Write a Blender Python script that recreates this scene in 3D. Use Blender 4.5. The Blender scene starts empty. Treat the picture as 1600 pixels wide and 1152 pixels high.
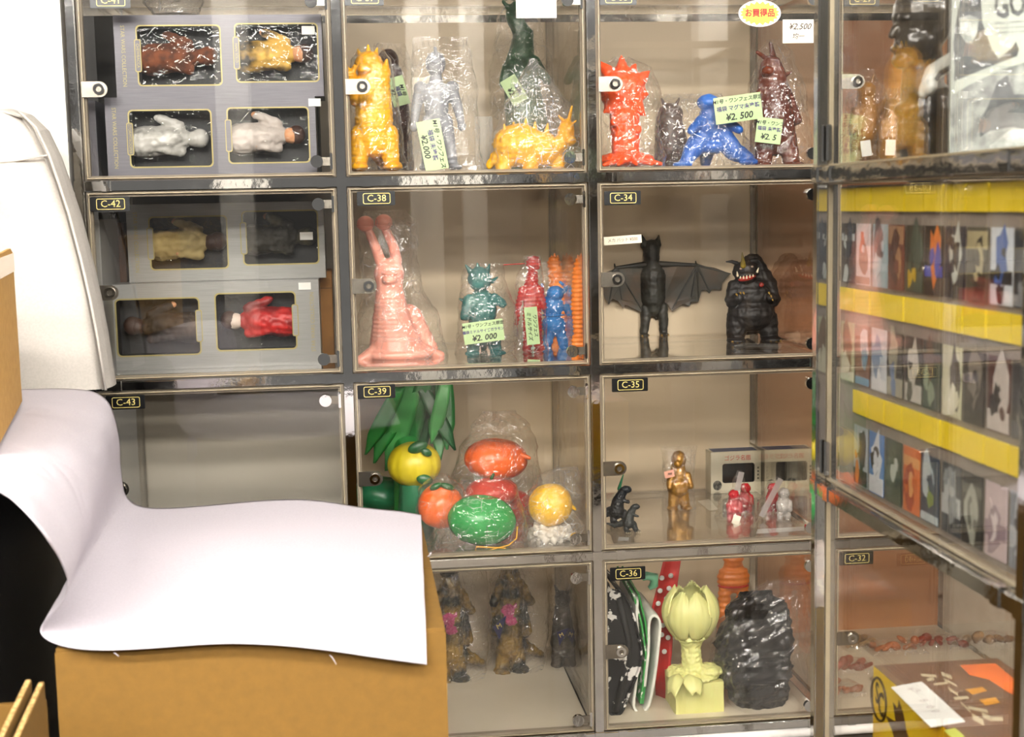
import bpy, bmesh, math, random
import numpy as np
from mathutils import Vector, Matrix, noise

# ---------------------------------------------------------------- camera, world, light
sc = bpy.context.scene
COL = sc.collection
F_PX = 2138.4
YAW, PITCH, ROLL = .1129, .1183, -.0203
CAM = Vector((.0157, -2.192, 1.446))
cy_, sy_, cp_, sp_ = math.cos(YAW), math.sin(YAW), math.cos(PITCH), math.sin(PITCH)
FW = Vector((sy_*cp_, cy_*cp_, -sp_)); R0 = Vector((cy_, -sy_, 0)); U0 = R0.cross(FW)
RT = math.cos(ROLL)*R0 + math.sin(ROLL)*U0
UP = -math.sin(ROLL)*R0 + math.cos(ROLL)*U0
cam_d = bpy.data.cameras.new('camera'); cam = bpy.data.objects.new('camera', cam_d); COL.objects.link(cam)
cam.matrix_world = Matrix(((RT.x, UP.x, -FW.x, CAM.x), (RT.y, UP.y, -FW.y, CAM.y), (RT.z, UP.z, -FW.z, CAM.z), (0, 0, 0, 1)))
cam_d.sensor_width = 36; cam_d.lens = F_PX*36/1600; cam_d.clip_start = .05
cam_d.dof.use_dof = True; cam_d.dof.focus_distance = 2.32; cam_d.dof.aperture_fstop = 11
sc.camera = cam
wd = bpy.data.worlds.new('shop_air'); sc.world = wd; wd.use_nodes = True
wd.node_tree.nodes['Background'].inputs[0].default_value = (1.0, .97, .93, 1)
wd.node_tree.nodes['Background'].inputs[1].default_value = .09
LAMP_POWER = 50.0
sc.view_settings.view_transform = 'Standard'; sc.view_settings.look = 'None'
sc.view_settings.exposure = .90; sc.view_settings.gamma = 1; sc.view_settings.use_curve_mapping = False
sc.cycles.transparent_max_bounces = 30; sc.cycles.max_bounces = 5; sc.cycles.diffuse_bounces = 2; sc.cycles.glossy_bounces = 3; sc.cycles.adaptive_threshold = .03; sc.cycles.caustics_reflective = False; sc.cycles.caustics_refractive = False

# ---------------------------------------------------------------- picture <-> place
def ray(x, y): return FW + RT*((x-800)/F_PX) + UP*((576-y)/F_PX)
def at(x, y, axis, val):
    d = ray(x, y); return CAM + d*((val-CAM[axis])/d[axis])
def px(P):
    v = Vector(P)-CAM; k = v.dot(FW); return 800+F_PX*v.dot(RT)/k, 576-F_PX*v.dot(UP)/k
def scale_at(P): return (Vector(P)-CAM).dot(FW)/F_PX

# ---------------------------------------------------------------- helpers
def lin(c):
    if isinstance(c, str):
        c = [int(c[i:i+2], 16)/255 for i in (0, 2, 4)]
    return tuple(v/12.92 if v <= .04045 else ((v+.055)/1.055)**2.4 for v in c) + (1,)
MATS = {}
def mat(name, color, rough=.45, metal=0, color2=None, nscale=30, bump=0, spec=.5, sss=0, contrast=(.4, .6), coat=0, stretch=None):
    if name in MATS: return MATS[name]
    m = bpy.data.materials.new(name); m.use_nodes = True; nt = m.node_tree; b = nt.nodes['Principled BSDF']
    c = lin(color); c2 = lin(color2) if color2 else tuple(min(1, v*.86) for v in c[:3]) + (1,)
    tc = nt.nodes.new('ShaderNodeTexCoord'); mp = nt.nodes.new('ShaderNodeMapping')
    if stretch: mp.inputs['Scale'].default_value = stretch
    n = nt.nodes.new('ShaderNodeTexNoise'); n.inputs['Scale'].default_value = nscale; n.inputs['Detail'].default_value = 5
    r = nt.nodes.new('ShaderNodeValToRGB'); e = r.color_ramp.elements
    e[0].position, e[1].position = contrast; e[0].color, e[1].color = c, c2
    L = nt.links.new
    L(tc.outputs['Object'], mp.inputs[0]); L(mp.outputs[0], n.inputs['Vector']); L(n.outputs['Fac'], r.inputs[0]); L(r.outputs[0], b.inputs['Base Color'])
    b.inputs['Roughness'].default_value = rough; b.inputs['Metallic'].default_value = metal
    b.inputs['Specular IOR Level'].default_value = spec; b.inputs['Coat Weight'].default_value = coat
    if sss:
        b.inputs['Subsurface Weight'].default_value = sss; b.inputs['Subsurface Radius'].default_value = (.01, .006, .004); b.inputs['Subsurface Scale'].default_value = .5
    if bump:
        bp = nt.nodes.new('ShaderNodeBump'); bp.inputs['Strength'].default_value = bump; bp.inputs['Distance'].default_value = .002
        L(n.outputs['Fac'], bp.inputs['Height']); L(bp.outputs[0], b.inputs['Normal'])
    MATS[name] = m; return m
def clear(name, tint, rough=.0, ior=1.49, haze=0, haze_col=(1, 1, 1), gain=1.0, wrinkle=0, crease=0):
    """thin clear sheet: what is not reflected goes straight through"""
    if name in MATS: return MATS[name]
    m = bpy.data.materials.new(name); m.use_nodes = True; nt = m.node_tree; nt.nodes.clear(); L = nt.links.new
    out = nt.nodes.new('ShaderNodeOutputMaterial'); t = nt.nodes.new('ShaderNodeBsdfTransparent'); t.inputs[0].default_value = tuple(tint)+(1,)
    g = nt.nodes.new('ShaderNodeBsdfGlossy'); g.inputs['Roughness'].default_value = rough; g.inputs[0].default_value = (1, 1, 1, 1)
    fr = nt.nodes.new('ShaderNodeFresnel'); fr.inputs[0].default_value = ior
    mu = nt.nodes.new('ShaderNodeMath'); mu.operation = 'MULTIPLY'; mu.inputs[1].default_value = gain; mu.use_clamp = True
    ge = nt.nodes.new('ShaderNodeNewGeometry'); io = nt.nodes.new('ShaderNodeMapRange')   # both faces of the thin sheet reflect alike
    io.inputs['To Min'].default_value = ior; io.inputs['To Max'].default_value = 1/ior; L(ge.outputs['Backfacing'], io.inputs['Value']); L(io.outputs[0], fr.inputs[0])
    mx = nt.nodes.new('ShaderNodeMixShader'); L(fr.outputs[0], mu.inputs[0]); L(mu.outputs[0], mx.inputs[0])
    base = t.outputs[0]
    if haze:
        d = nt.nodes.new('ShaderNodeBsdfDiffuse'); d.inputs[0].default_value = tuple(haze_col)+(1,)
        tr = nt.nodes.new('ShaderNodeBsdfTranslucent'); tr.inputs[0].default_value = tuple(haze_col)+(1,)
        a = nt.nodes.new('ShaderNodeMixShader'); a.inputs[0].default_value = .5; L(d.outputs[0], a.inputs[1]); L(tr.outputs[0], a.inputs[2])
        hx = nt.nodes.new('ShaderNodeMixShader'); hx.inputs[0].default_value = haze; L(t.outputs[0], hx.inputs[1]); L(a.outputs[0], hx.inputs[2]); base = hx.outputs[0]
        if crease:                         # sharp folds in the film scatter white
            tc = nt.nodes.new('ShaderNodeTexCoord'); wn = nt.nodes.new('ShaderNodeTexNoise'); wn.inputs['Scale'].default_value = 9; wn.inputs['Detail'].default_value = 3
            wa = nt.nodes.new('ShaderNodeVectorMath'); wa.operation = 'MULTIPLY_ADD'; wa.inputs[1].default_value = (.12, .12, .12); L(tc.outputs['Object'], wa.inputs[2]); L(wn.outputs['Color'], wa.inputs[0]); L(tc.outputs['Object'], wn.inputs['Vector'])
            vo = nt.nodes.new('ShaderNodeTexVoronoi'); vo.feature = 'DISTANCE_TO_EDGE'; vo.inputs['Scale'].default_value = 52; L(wa.outputs[0], vo.inputs['Vector'])
            n2 = nt.nodes.new('ShaderNodeTexNoise'); n2.inputs['Scale'].default_value = 25; L(tc.outputs['Object'], n2.inputs['Vector'])
            m1 = nt.nodes.new('ShaderNodeMapRange'); m1.inputs['From Min'].default_value = 0; m1.inputs['From Max'].default_value = .05; m1.inputs['To Min'].default_value = crease; m1.inputs['To Max'].default_value = 0; L(vo.outputs['Distance'], m1.inputs['Value'])
            m2 = nt.nodes.new('ShaderNodeMapRange'); m2.inputs['From Min'].default_value = .42; m2.inputs['From Max'].default_value = .72; L(n2.outputs['Fac'], m2.inputs['Value'])
            m3 = nt.nodes.new('ShaderNodeMath'); m3.operation = 'MULTIPLY_ADD'; m3.inputs[2].default_value = haze; L(m1.outputs[0], m3.inputs[0]); L(m2.outputs[0], m3.inputs[1]); L(m3.outputs[0], hx.inputs[0])
    L(base, mx.inputs[1]); L(g.outputs[0], mx.inputs[2])
    if wrinkle:
        tc = nt.nodes.new('ShaderNodeTexCoord'); n = nt.nodes.new('ShaderNodeTexNoise'); n.inputs['Scale'].default_value = 60 if not crease else 38; n.inputs['Detail'].default_value = 2; n.inputs['Distortion'].default_value = 1.5
        bp = nt.nodes.new('ShaderNodeBump'); bp.inputs['Strength'].default_value = wrinkle; bp.inputs['Distance'].default_value = .004 if not crease else .009
        L(tc.outputs['Object'], n.inputs['Vector']); L(n.outputs['Fac'], bp.inputs['Height']); L(bp.outputs[0], g.inputs['Normal'])
    L(mx.outputs[0], out.inputs[0]); MATS[name] = m; return m

def obj(name, me, m, parent=None, loc=None):
    o = bpy.data.objects.new(name, me); COL.objects.link(o)
    if m and me is not None:
        for q in (m if isinstance(m, (list, tuple)) else [m]): me.materials.append(q)
    if parent: o.parent = parent
    if loc is not None: o.location = loc
    return o
def tag(o, label, cat, group=None):
    o['label'] = label; o['category'] = cat
    if group: o['group'] = group
    return o
def thing(name, label, cat, loc=(0, 0, 0), group=None, rz=0):
    o = obj(name, None, None, None, loc); o.rotation_euler = (0, 0, rz); o.empty_display_size = .02
    return tag(o, label, cat, group)
def struct(o): o['kind'] = 'structure'; return o
def mesh(name, v, f):
    me = bpy.data.meshes.new(name); me.from_pydata([tuple(a) for a in v], [], f); me.update(); return me
def bm_mesh(bm, name='m', smooth=False):
    bmesh.ops.recalc_face_normals(bm, faces=bm.faces)
    me = bpy.data.meshes.new(name); bm.to_mesh(me); bm.free()
    if smooth:
        for p in me.polygons: p.use_smooth = True
    return me
def add_box(bm, lo, hi):
    vs = [bm.verts.new((x, y, z)) for x in (lo[0], hi[0]) for y in (lo[1], hi[1]) for z in (lo[2], hi[2])]
    for q in ((0, 1, 3, 2), (4, 6, 7, 5), (0, 4, 5, 1), (2, 3, 7, 6), (0, 2, 6, 4), (1, 5, 7, 3)): bm.faces.new([vs[i] for i in q])
def box(lo, hi, bevel=0):
    bm = bmesh.new(); add_box(bm, lo, hi)
    if bevel: bmesh.ops.bevel(bm, geom=list(bm.edges), offset=bevel, segments=2, affect='EDGES')
    return bm_mesh(bm)
def boxes(lst):
    bm = bmesh.new()
    for lo, hi in lst: add_box(bm, lo, hi)
    return bm_mesh(bm)
def tube(pts, rad, n=8, closed=False):
    """round bar along a list of points"""
    pts = [Vector(p) for p in pts]; v, f = [], []; N = len(pts)
    rads = rad if isinstance(rad, (list, tuple)) else [rad]*N
    a = None
    for i, p in enumerate(pts):
        t = (pts[(i+1) % N]-pts[i-1]) if closed else (pts[min(i+1, N-1)]-pts[max(i-1, 0)])
        t.normalize()
        if a is None: a = t.orthogonal().normalized()
        else: a = (a-t*a.dot(t)).normalized()
        b = t.cross(a)
        for k in range(n):
            th = 2*math.pi*k/n; v.append(p+(a*math.cos(th)+b*math.sin(th))*rads[i])
    M = N if closed else N-1
    for i in range(M):
        for k in range(n):
            j = (i+1) % N; f.append((i*n+k, i*n+(k+1) % n, j*n+(k+1) % n, j*n+k))
    if not closed: f.append(tuple(range(n-1, -1, -1))); f.append(tuple((N-1)*n+k for k in range(n)))
    me = mesh('t', v, f)
    for p in me.polygons: p.use_smooth = len(p.vertices) == 4
    return me
def disc_ring(cx, cz, r0, r1, y0, y1, n=24):
    """ring facing -Y"""
    bm = bmesh.new()
    for k in range(n):
        a, b = 2*math.pi*k/n, 2*math.pi*(k+1)/n
        q = [[bm.verts.new((cx+r*math.cos(t), y, cz+r*math.sin(t))) for t in (a, b)] for r in (r0, r1) for y in (y0, y1)]
        i0, i1, o0, o1 = q
        bm.faces.new((i0[0], i0[1], o0[1], o0[0])); bm.faces.new((o0[0], o0[1], o1[1], o1[0])); bm.faces.new((i0[0], i1[0], i1[1], i0[1]))
    bmesh.ops.remove_doubles(bm, verts=bm.verts, dist=1e-6)
    return bm_mesh(bm)
def plate(poly, y0, y1, bevel=0):
    """outline (x,z) extruded between depths y0 (front) and y1"""
    bm = bmesh.new(); fr = [bm.verts.new((x, y0, z)) for x, z in poly]; bk = [bm.verts.new((x, y1, z)) for x, z in poly]; n = len(poly)
    bm.faces.new(fr); bm.faces.new(bk[::-1])
    for i in range(n): bm.faces.new((fr[i], bk[i], bk[(i+1) % n], fr[(i+1) % n]))
    return bm_mesh(bm)
def rrect(x0, z0, x1, z1, r, n=5):
    P = []
    for cx, cz, a0 in ((x1-r, z0+r, -90), (x1-r, z1-r, 0), (x0+r, z1-r, 90), (x0+r, z0+r, 180)):
        for k in range(n+1):
            a = math.radians(a0+90*k/n); P.append((cx+r*math.cos(a), cz+r*math.sin(a)))
    return P
def ring_plate(outer, inner, y0, y1):
    bm = bmesh.new(); n = len(outer)
    V = [[bm.verts.new((x, y, z)) for x, z in P] for P in (outer, inner) for y in (y0, y1)]
    of, ob, jf, jb = V
    for i in range(n):
        j = (i+1) % n
        bm.faces.new((of[i], of[j], jf[j], jf[i])); bm.faces.new((of[i], ob[i], ob[j], of[j])); bm.faces.new((jf[i], jf[j], jb[j], jb[i]))
    return bm_mesh(bm)
def holed(outer, holes, y):
    bm = bmesh.new(); ed = []
    for P in [outer]+holes:
        vs = [bm.verts.new((x, y, z)) for x, z in P]
        ed += [bm.edges.new((vs[i], vs[(i+1) % len(vs)])) for i in range(len(vs))]
    bmesh.ops.triangle_fill(bm, edges=ed, use_beauty=True, normal=(0, -1, 0))
    return bm_mesh(bm)
DEFER, TEXTS = [], []
def text(s, size, m, parent, loc, rot=0, align='CENTER', name='lettering', base=None, xs=1.0, shear=0, bold=0):
    c = bpy.data.curves.new(name, 'FONT'); c.body = s; c.size = size; c.align_x = align; c.align_y = 'CENTER'; c.resolution_u = 2; c.shear = shear; c.offset = bold*size
    c.materials.append(m); o = bpy.data.objects.new(name, c); COL.objects.link(o); o.parent = parent
    B = base if base is not None else Matrix.Rotation(math.pi/2, 4, 'X')
    o.matrix_basis = Matrix.Translation(loc) @ (Matrix.Rotation(rot, 4, 'Y') if base is None else Matrix.Identity(4)) @ B @ (Matrix.Rotation(rot, 4, 'Z') if base is not None else Matrix.Identity(4)) @ Matrix.Diagonal((xs, 1, 1, 1))
    TEXTS.append(o); return o

# ---------------------------------------------------------------- materials
M_CHROME = mat('chrome', 'e4e2de', .06, 1, 'dcdad6', 14, bump=.35)
M_STEEL = mat('brushed_steel', 'a39b8e', .25, 1, '958d80', 60)
M_PANE = clear('clear_acrylic', (.985, .98, .97))
M_SIDE = clear('side_acrylic', (.93, .915, .89), gain=.8)
M_SHELF = clear('smoked_shelf_acrylic', (.955, .94, .92), rough=.03, gain=1.3, haze=.045, haze_col=(.36, .30, .25))
M_RIM = clear('acrylic_edge', (.9, .86, .78), rough=.1, haze=.8, haze_col=(.50, .42, .32))
M_BACK = mat('taupe_back_panel', 'd8c6aa', .32, 0, 'd0bda0', 3, spec=.4)
M_BACKG = mat('grey_back_panel', 'd2cbbd', .32, 0, 'cac3b5', 3, spec=.4)
M_BACKB = mat('brown_back_panel', 'b98058', .32, 0, 'ad7550', 3, spec=.4)
M_BLACKP = mat('black_plate', '0b0b0c', .3)
M_GOLD = mat('gold_print', 'd8c377', .45, .2, 'cdb768')
M_WHITE = mat('white_paper', 'dedcd6', .7, 0, 'd8d6d0', 20)
M_CREAM = mat('cream_paper', 'efe6d2', .7, 0, 'e8dec8', 20)
M_STICK = mat('pale_green_sticker', 'b4cc96', .5, 0, 'acc48e', 10)
M_INK = mat('black_ink', '141416', .6)
M_INKP = mat('purple_ink', '3f2a6b', .6)
M_REDINK = mat('red_ink', 'cc2a1c', .6)
M_PENCIL = mat('brown_ink', '7a6250', .7)
M_YEL = mat('yellow_print', 'f0d42c', .4, 0, 'e9cb20', 15)
M_CARD = mat('cardboard', '704f12', .8, 0, '694a10', 90, bump=.15, contrast=(.3, .7))
M_CARDIN = mat('corrugated_edge', 'c9a56c', .85, 0, '8d6a38', 260, stretch=(1, 1, .1))
M_CLOTH = mat('white_sheet_fabric', 'c6bec4', .85, 0, 'c1b9bf', 400, bump=.03, sss=0)
M_COVER = mat('white_cover_fabric', 'bab3aa', .8, 0, 'b4ada4', 300, bump=.01)
M_BAG = clear('clear_plastic_bag', (.985, .98, .975), rough=.05, ior=1.5, haze=.02, gain=1.4, wrinkle=1, crease=.42)
M_BAGM = clear('milky_plastic_bag', (.97, .965, .96), rough=.08, ior=1.5, haze=.08, gain=1.3, wrinkle=.9, crease=.6)
M_FILM = clear('window_film', (.97, .97, .97), gain=.55, wrinkle=.25)
M_FLATBAG = clear('smooth_clear_bag', (.97, .965, .96), rough=.06, haze=.05, gain=.8, wrinkle=.3)

# ---------------------------------------------------------------- the room
Z0, H, W, DEP = 1.80, .3112, .40, .4614      # rack: top rail, row pitch, column pitch, depth
M_WALL = mat('white_wall_boards', 'd8d4cb', .6, 0, 'cdc9c0', 120, stretch=(1, 1, .02), contrast=(.35, .65))
M_FLOOR = mat('shop_floor_vinyl', '5e574f', .35, 0, '544d46', 6)
struct(obj('floor', box((-3, -5, -.05), (4, 1.2, 0)), M_FLOOR))
struct(obj('wall_left', box((-3, .0, 0), (-.415, .08, 2.7)), M_WALL))
struct(obj('wall_back', box((-.415, .62, 0), (4, .70, 2.7)), mat('grey_back_wall', 'b4a796', .7)))
struct(obj('ceiling', box((-3, -5, 2.7), (4, .7, 2.75)), mat('ceiling_white', 'e9e6df', .8)))
def emission(name, col, s):
    m = bpy.data.materials.new(name); m.use_nodes = True; nt = m.node_tree; nt.nodes.clear()
    o = nt.nodes.new('ShaderNodeOutputMaterial'); e = nt.nodes.new('ShaderNodeEmission'); e.inputs[0].default_value = col+(1,); e.inputs[1].default_value = s
    nt.links.new(e.outputs[0], o.inputs[0]); return m
M_TUBE = emission('fluorescent_tube', (1, .975, .93), LAMP_POWER)
LS = [(x_, y_) for y_ in (-2.3, -3.3, -4.3) for x_ in (-1.2, .25, 1.7)]
for i, (x, y) in enumerate(LS):
    t = thing('ceiling_light', 'white fluorescent ceiling fixture, %s of the %s row' % (('left', 'middle', 'right')[i % 3], ('front', 'second', 'rear')[i//3]), 'ceiling light', (x, y, 2.7), 'fluorescent fixtures over the aisle')
    obj('housing', box((-.64, -.16, -.05), (.64, .16, 0), .005), MATS['ceiling_white'], t)
    for s in (-1, 1): obj('tube', tube([(-.6, s*.07, -.075), (.6, s*.07, -.075)], .028, 10), M_TUBE, t)

# dark shelving added behind the camera for reflection contrast (seen only as reflections)
M_DARK = mat('dark_shelving', '191715', .5)
for i, (x0, x1, y) in enumerate(((-2.9, -1.25, -4.5), (.85, 1.6, -4.6), (2.0, 3.2, -4.5))):
    t = thing('added_shelving', '%s dark open shelving added behind the camera for reflections' % ('wide left', 'narrow middle', 'wide right')[i], 'shelving', ((x0+x1)/2, y, 0), 'shelving added for reflections')
    w = (x1-x0)/2
    obj('back_board', box((-w, -.02, 0), (w, 0, 2.1)), M_DARK, t)
    for k in range(5): obj('shelf_board', box((-w, 0, .1+k*.48), (w, .3, .13+k*.48)), M_DARK, t)

M_PIL = mat('reflector_pillar', '98948d', .5)  # unseen pillars, added to reflect as pale bands in doors and chrome
for k_, (x0, x1) in enumerate(((-.62, -.46), (.30, .46), (.56, .68), (1.75, 1.9))): struct(obj('added_pillar_%d' % (k_+1), box((x0, -4.75, 0), (x1, -4.6, 2.7), .004), M_PIL))
# ---------------------------------------------------------------- the rack of lockers
PW = .0072                                     # half width of a chrome tube
rack = thing('chrome_rack', 'chrome tube rack holding the numbered acrylic lockers in rows', 'rack', (0, 0, 0))
ZB = Z0-4*H
for i in range(-1, 4):
    x = i*W
    obj('post', box((x-PW, -PW, 0), (x+PW, PW, Z0+.02), .0015), M_CHROME, rack)
    obj('back_post', box((x-PW, DEP-PW, 0), (x+PW, DEP+PW, Z0+.02), .0015), M_CHROME, rack)
for r in range(0, 5):
    z = Z0-r*H
    for i in range(-1, 3):
        x0, x1 = i*W+PW, (i+1)*W-PW
        obj('rail', box((x0, -PW+.0004, z-PW), (x1, PW, z+PW), .0015), M_CHROME, rack)
        for cx in (x0+.032, x1-.024):
            obj('clip', box((cx-.0075, -PW-.0012, z-PW-.0008), (cx+.0075, PW, z+PW+.0012), .0008), M_CHROME, rack)
        if i >= -1: obj('back_rail', box((x0, DEP-PW, z-PW), (x1, DEP+PW, z+PW)), M_CHROME, rack)
    for i in range(-1, 4):
        obj('joint', box((i*W-PW-.0012, -PW-.0016, z-PW-.0012), (i*W+PW+.0012, PW, z+PW+.0012), .001), M_CHROME, rack)
        obj('side_rail', box((i*W-PW, PW, z-PW), (i*W+PW, DEP-PW, z+PW)), M_CHROME, rack)
M_BOARD = mat('white_bottom_bar', 'efe8e0', .35)
for i in range(-1, 3): obj('bottom_bar', tube([(i*W+.008, -.004, ZB-.0165), ((i+1)*W-.008, -.004, ZB-.0165)], .0085, 12), M_BOARD, rack)
obj('back_board', box((-W, DEP+.012, ZB), (3*W, DEP+.018, Z0+.02)), M_BACK, rack)
for i in range(-1, 3): obj('top_panel', box((i*W+.004, .004, Z0+.008), ((i+1)*W-.004, DEP, Z0+.014)), M_SHELF, rack)
obj('plinth', box((-W, .03, .0), (3*W, DEP, ZB-.03)), mat('plinth_grey', '6d655c', .6), rack)

def shelf_z(r): return Z0-(r+1)*H+.0112
HOLD = {41: 'two grey window boxes below a crumpled bag', 42: 'two silver window boxes side by side with cartons', 43: 'nothing, half hidden by the white sheet', 44: 'nothing in view, behind the cardboard carton',
        37: 'yellow and silver vinyl toys in bags', 38: 'pink slug toy with eye stalks', 39: 'bagged green, orange and yellow fruit toys', 40: 'gold figures in bags below the fruit locker',
        33: 'orange, blue and brown bagged toys', 34: 'bat figure and dark horned monster', 35: 'small red and gold figures', 36: 'pale yellow flower and polka dot cloth',
        29: 'brown bagged figures and white tags', 30: 'hanging card packets in front, upper', 31: 'hanging card packets in front, lower', 32: 'flat bagged orange parts'}
PLATE = {41: (141, 13), 42: (141, 331), 43: (166, 641), 37: (539, 9), 38: (558, 322), 39: (558, 624), 33: (936, 8), 34: (944, 321), 35: (956, 613), 36: (953, 908), 29: (1316, 10), 32: (1311, 884)}
for ci in range(-1, 3):
    for r in range(4):
        num = {-1: 41, 0: 37, 1: 33, 2: 29}[ci]+r
        x0, x1 = ci*W+PW+.001, (ci+1)*W-PW-.001; z0, z1 = Z0-(r+1)*H+PW+.001, Z0-r*H-PW-.001
        lk = thing('display_locker', 'acrylic locker C-%d holding %s' % (num, HOLD[num]), 'locker', ((x0+x1)/2, 0, z0))
        w = (x1-x0)/2; h = z1-z0
        obj('back_panel', box((-w, DEP-.016, 0), (w, DEP-.010, h)), {2: M_BACKB, -1: M_BACKG}.get(ci, M_BACK), lk)
        for s in (-1, 1): obj('side_panel', box((s*w-.0025, .012, .004), (s*w+.0025, DEP-.018, h)), M_SIDE, lk)
        obj('shelf_panel', box((-w+.004, .010, -.003), (w-.004, DEP-.018, .003)), M_SHELF if r < 3 else mat('pale_floor_board', 'dccfb8', .2, 0, 'd4c7b0', 5), lk)
        obj('rim', ring_plate([(-w, 0), (w, 0), (w, h), (-w, h)], [(-w+.0085, .0075), (w-.0085, .0075), (w-.0085, h-.0085), (-w+.0085, h-.0085)], .0005, .010), M_RIM, lk)
        d = obj('door', box((-w+.004, -.0055, .003), (w-.004, -.0015, h-.003)), M_PANE, lk)
        obj('door_edge', ring_plate([(-w+.0038, .0028), (w-.0038, .0028), (w-.0038, h-.0028), (-w+.0038, h-.0028)], [(-w+.0052, .0042), (w-.0052, .0042), (w-.0052, h-.0042), (-w+.0052, h-.0042)], -.0057, -.0013), mat('polished_door_edge', 'a8997e', .2), d)
        lz = h*.47
        lp = obj('lock', plate([(-w+.003, lz-.0118), (-w+.028, lz-.0118)]+[(-w+.030+.0118*math.cos(a), lz+.0118*math.sin(a)) for a in [math.radians(-80+20*k) for k in range(9)]]+[(-w+.028, lz+.0118), (-w+.003, lz+.0118)], -.0085, -.0055), M_STEEL, d)
        obj('lock_barrel', disc_ring(-w+.029, lz, .0042, .0084, -.0125, -.0085), M_CHROME, d)
        obj('keyhole', disc_ring(-w+.029, lz, .0008, .0042, -.0110, -.0085, 12), M_STEEL, d)
        for hz in (.024, h-.026):
            obj('hinge', box((w-.0085, -.0085, hz-.013), (w-.0045, -.0050, hz+.013), .0008), M_CHROME, d)
            obj('hinge_arm', box((w-.026, -.0075, hz-.0065), (w-.008, -.0055, hz+.0065)), M_STEEL, d)
            obj('knob', disc_ring(w-.029, hz, .0002, .0098, -.0125, -.0055, 20), M_CHROME, d)
        if num in PLATE:
            bx, by = PLATE[num]; P = at(bx, by, 1, -.006); Lx, Lz = P.x-lk.location.x, P.z-z0
            Lx = max(Lx, -w+.006)
        else: Lx, Lz = -w+.014, h-.035
        np_ = obj('number_plate', box((Lx, -.0072, Lz), (Lx+.060, -.0056, Lz+.0225), .0008), M_BLACKP, lk)
        cx, cz = Lx+.031, Lz+.0112
        obj('gold_border', ring_plate(rrect(cx-.0215, cz-.0085, cx+.0215, cz+.0085, .003), rrect(cx-.0205, cz-.0075, cx+.0205, cz+.0075, .0022), -.0076, -.0070), M_GOLD, np_)
        text('C-%d' % num, .0150, M_GOLD, np_, (cx, -.0078, cz), xs=1.0)

# ---------------------------------------------------------------- toy and bag builders
SUN = random.Random(5)
def spot(x, row, y=None, Y=None):
    """a place on the shelf of a row: where the picture shows it, or at a given depth"""
    z = shelf_z(row)-.0048
    if Y is None: return at(x, y, 2, z)
    P = at(x, 300, 1, Y)
    for _ in range(3):
        P.z = z; yy = px(P)[1]; P = at(x, yy, 1, Y)
    P.z = z; return P
class Frame:
    def __init__(s, root, P):
        s.root = root; s.P = Vector(P); s.x0, s.y0 = px(P); s.s = scale_at(P)
    def v(s, x, y, w=0): return Vector(((x-s.x0)*s.s, -w*s.s, (s.y0-y)*s.s))
def capsule(bm, a, b, ra, rb, n=14):
    d = b-a; L = d.length
    if L < 1e-6: d = Vector((0, 0, 1)); L = 1e-6
    t = d.normalized(); u = t.orthogonal().normalized(); v = t.cross(u); rings = []
    prof = [(a-t*ra*math.cos(k*math.pi/8), ra*math.sin(k*math.pi/8)) for k in range(1, 5)]+[(b+t*rb*math.sin(k*math.pi/8), rb*math.cos(k*math.pi/8)) for k in range(0, 4)]
    A = bm.verts.new(a-t*ra); B = bm.verts.new(b+t*rb)
    for c, r in prof: rings.append([bm.verts.new(c+(u*math.cos(2*math.pi*k/n)+v*math.sin(2*math.pi*k/n))*r) for k in range(n)])
    for k in range(n):
        bm.faces.new((A, rings[0][(k+1) % n], rings[0][k])); bm.faces.new((B, rings[-1][k], rings[-1][(k+1) % n]))
        for i in range(len(rings)-1): bm.faces.new((rings[i][k], rings[i][(k+1) % n], rings[i+1][(k+1) % n], rings[i+1][k]))
def ellipsoid(bm, c, r, tilt=0, n=16):
    r_ = bmesh.ops.create_uvsphere(bm, u_segments=n, v_segments=n//2+2, radius=1)
    M = Matrix.Translation(c) @ Matrix.Rotation(tilt, 4, 'Y') @ Matrix.Diagonal((r[0], r[1], r[2], 1))
    bmesh.ops.transform(bm, matrix=M, verts=r_['verts'])
def solid(name, fr, prims, m, parent, voxel=1.6, smooth=3, disp=None):
    """prims in picture pixels: ('c', x,y,w, x,y,w, r0, r1) or ('e', x,y,w, rx, ry, rz[, tilt]); merged into one skin"""
    bm = bmesh.new(); s = fr.s
    for p in prims:
        if p[0] == 'c': capsule(bm, fr.v(*p[1:4]), fr.v(*p[4:7]), p[7]*s, p[8]*s)
        else: ellipsoid(bm, fr.v(*p[1:4]), (p[4]*s, p[5]*s, p[6]*s), math.radians(p[7]) if len(p) > 7 else 0)
    o = obj(name, bm_mesh(bm), m, parent)
    DEFER.append((o, voxel*s, smooth, disp, s)); return o
def simple(name, fr, prims, m, parent):
    bm = bmesh.new(); s = fr.s
    for p in prims:
        if p[0] == 'c': capsule(bm, fr.v(*p[1:4]), fr.v(*p[4:7]), p[7]*s, p[8]*s, 10)
        else: ellipsoid(bm, fr.v(*p[1:4]), (p[4]*s, p[5]*s, p[6]*s), math.radians(p[7]) if len(p) > 7 else 0)
    return obj(name, bm_mesh(bm, smooth=True), m, parent)
def bumps(amp, sc_):
    return lambda co, no, s: amp*s*noise.noise(co/(sc_*s))
def rings(amp, pitch, amp2=0, lo=None, hi=None):
    def f(co, no, s):
        z = co.z/s; k = 1
        if lo is not None: k = max(0, min(1, (z-lo)/6))*max(0, min(1, (hi-z)/6))
        return amp*s*k*math.sin(z*2*math.pi/pitch) + amp2*s*noise.noise(co/(5*s))
    return f
def scales(amp, sc_):
    def f(co, no, s):
        d, _ = noise.voronoi(co/(sc_*s)); return amp*s*(.5-d[0])
    return f
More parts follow.
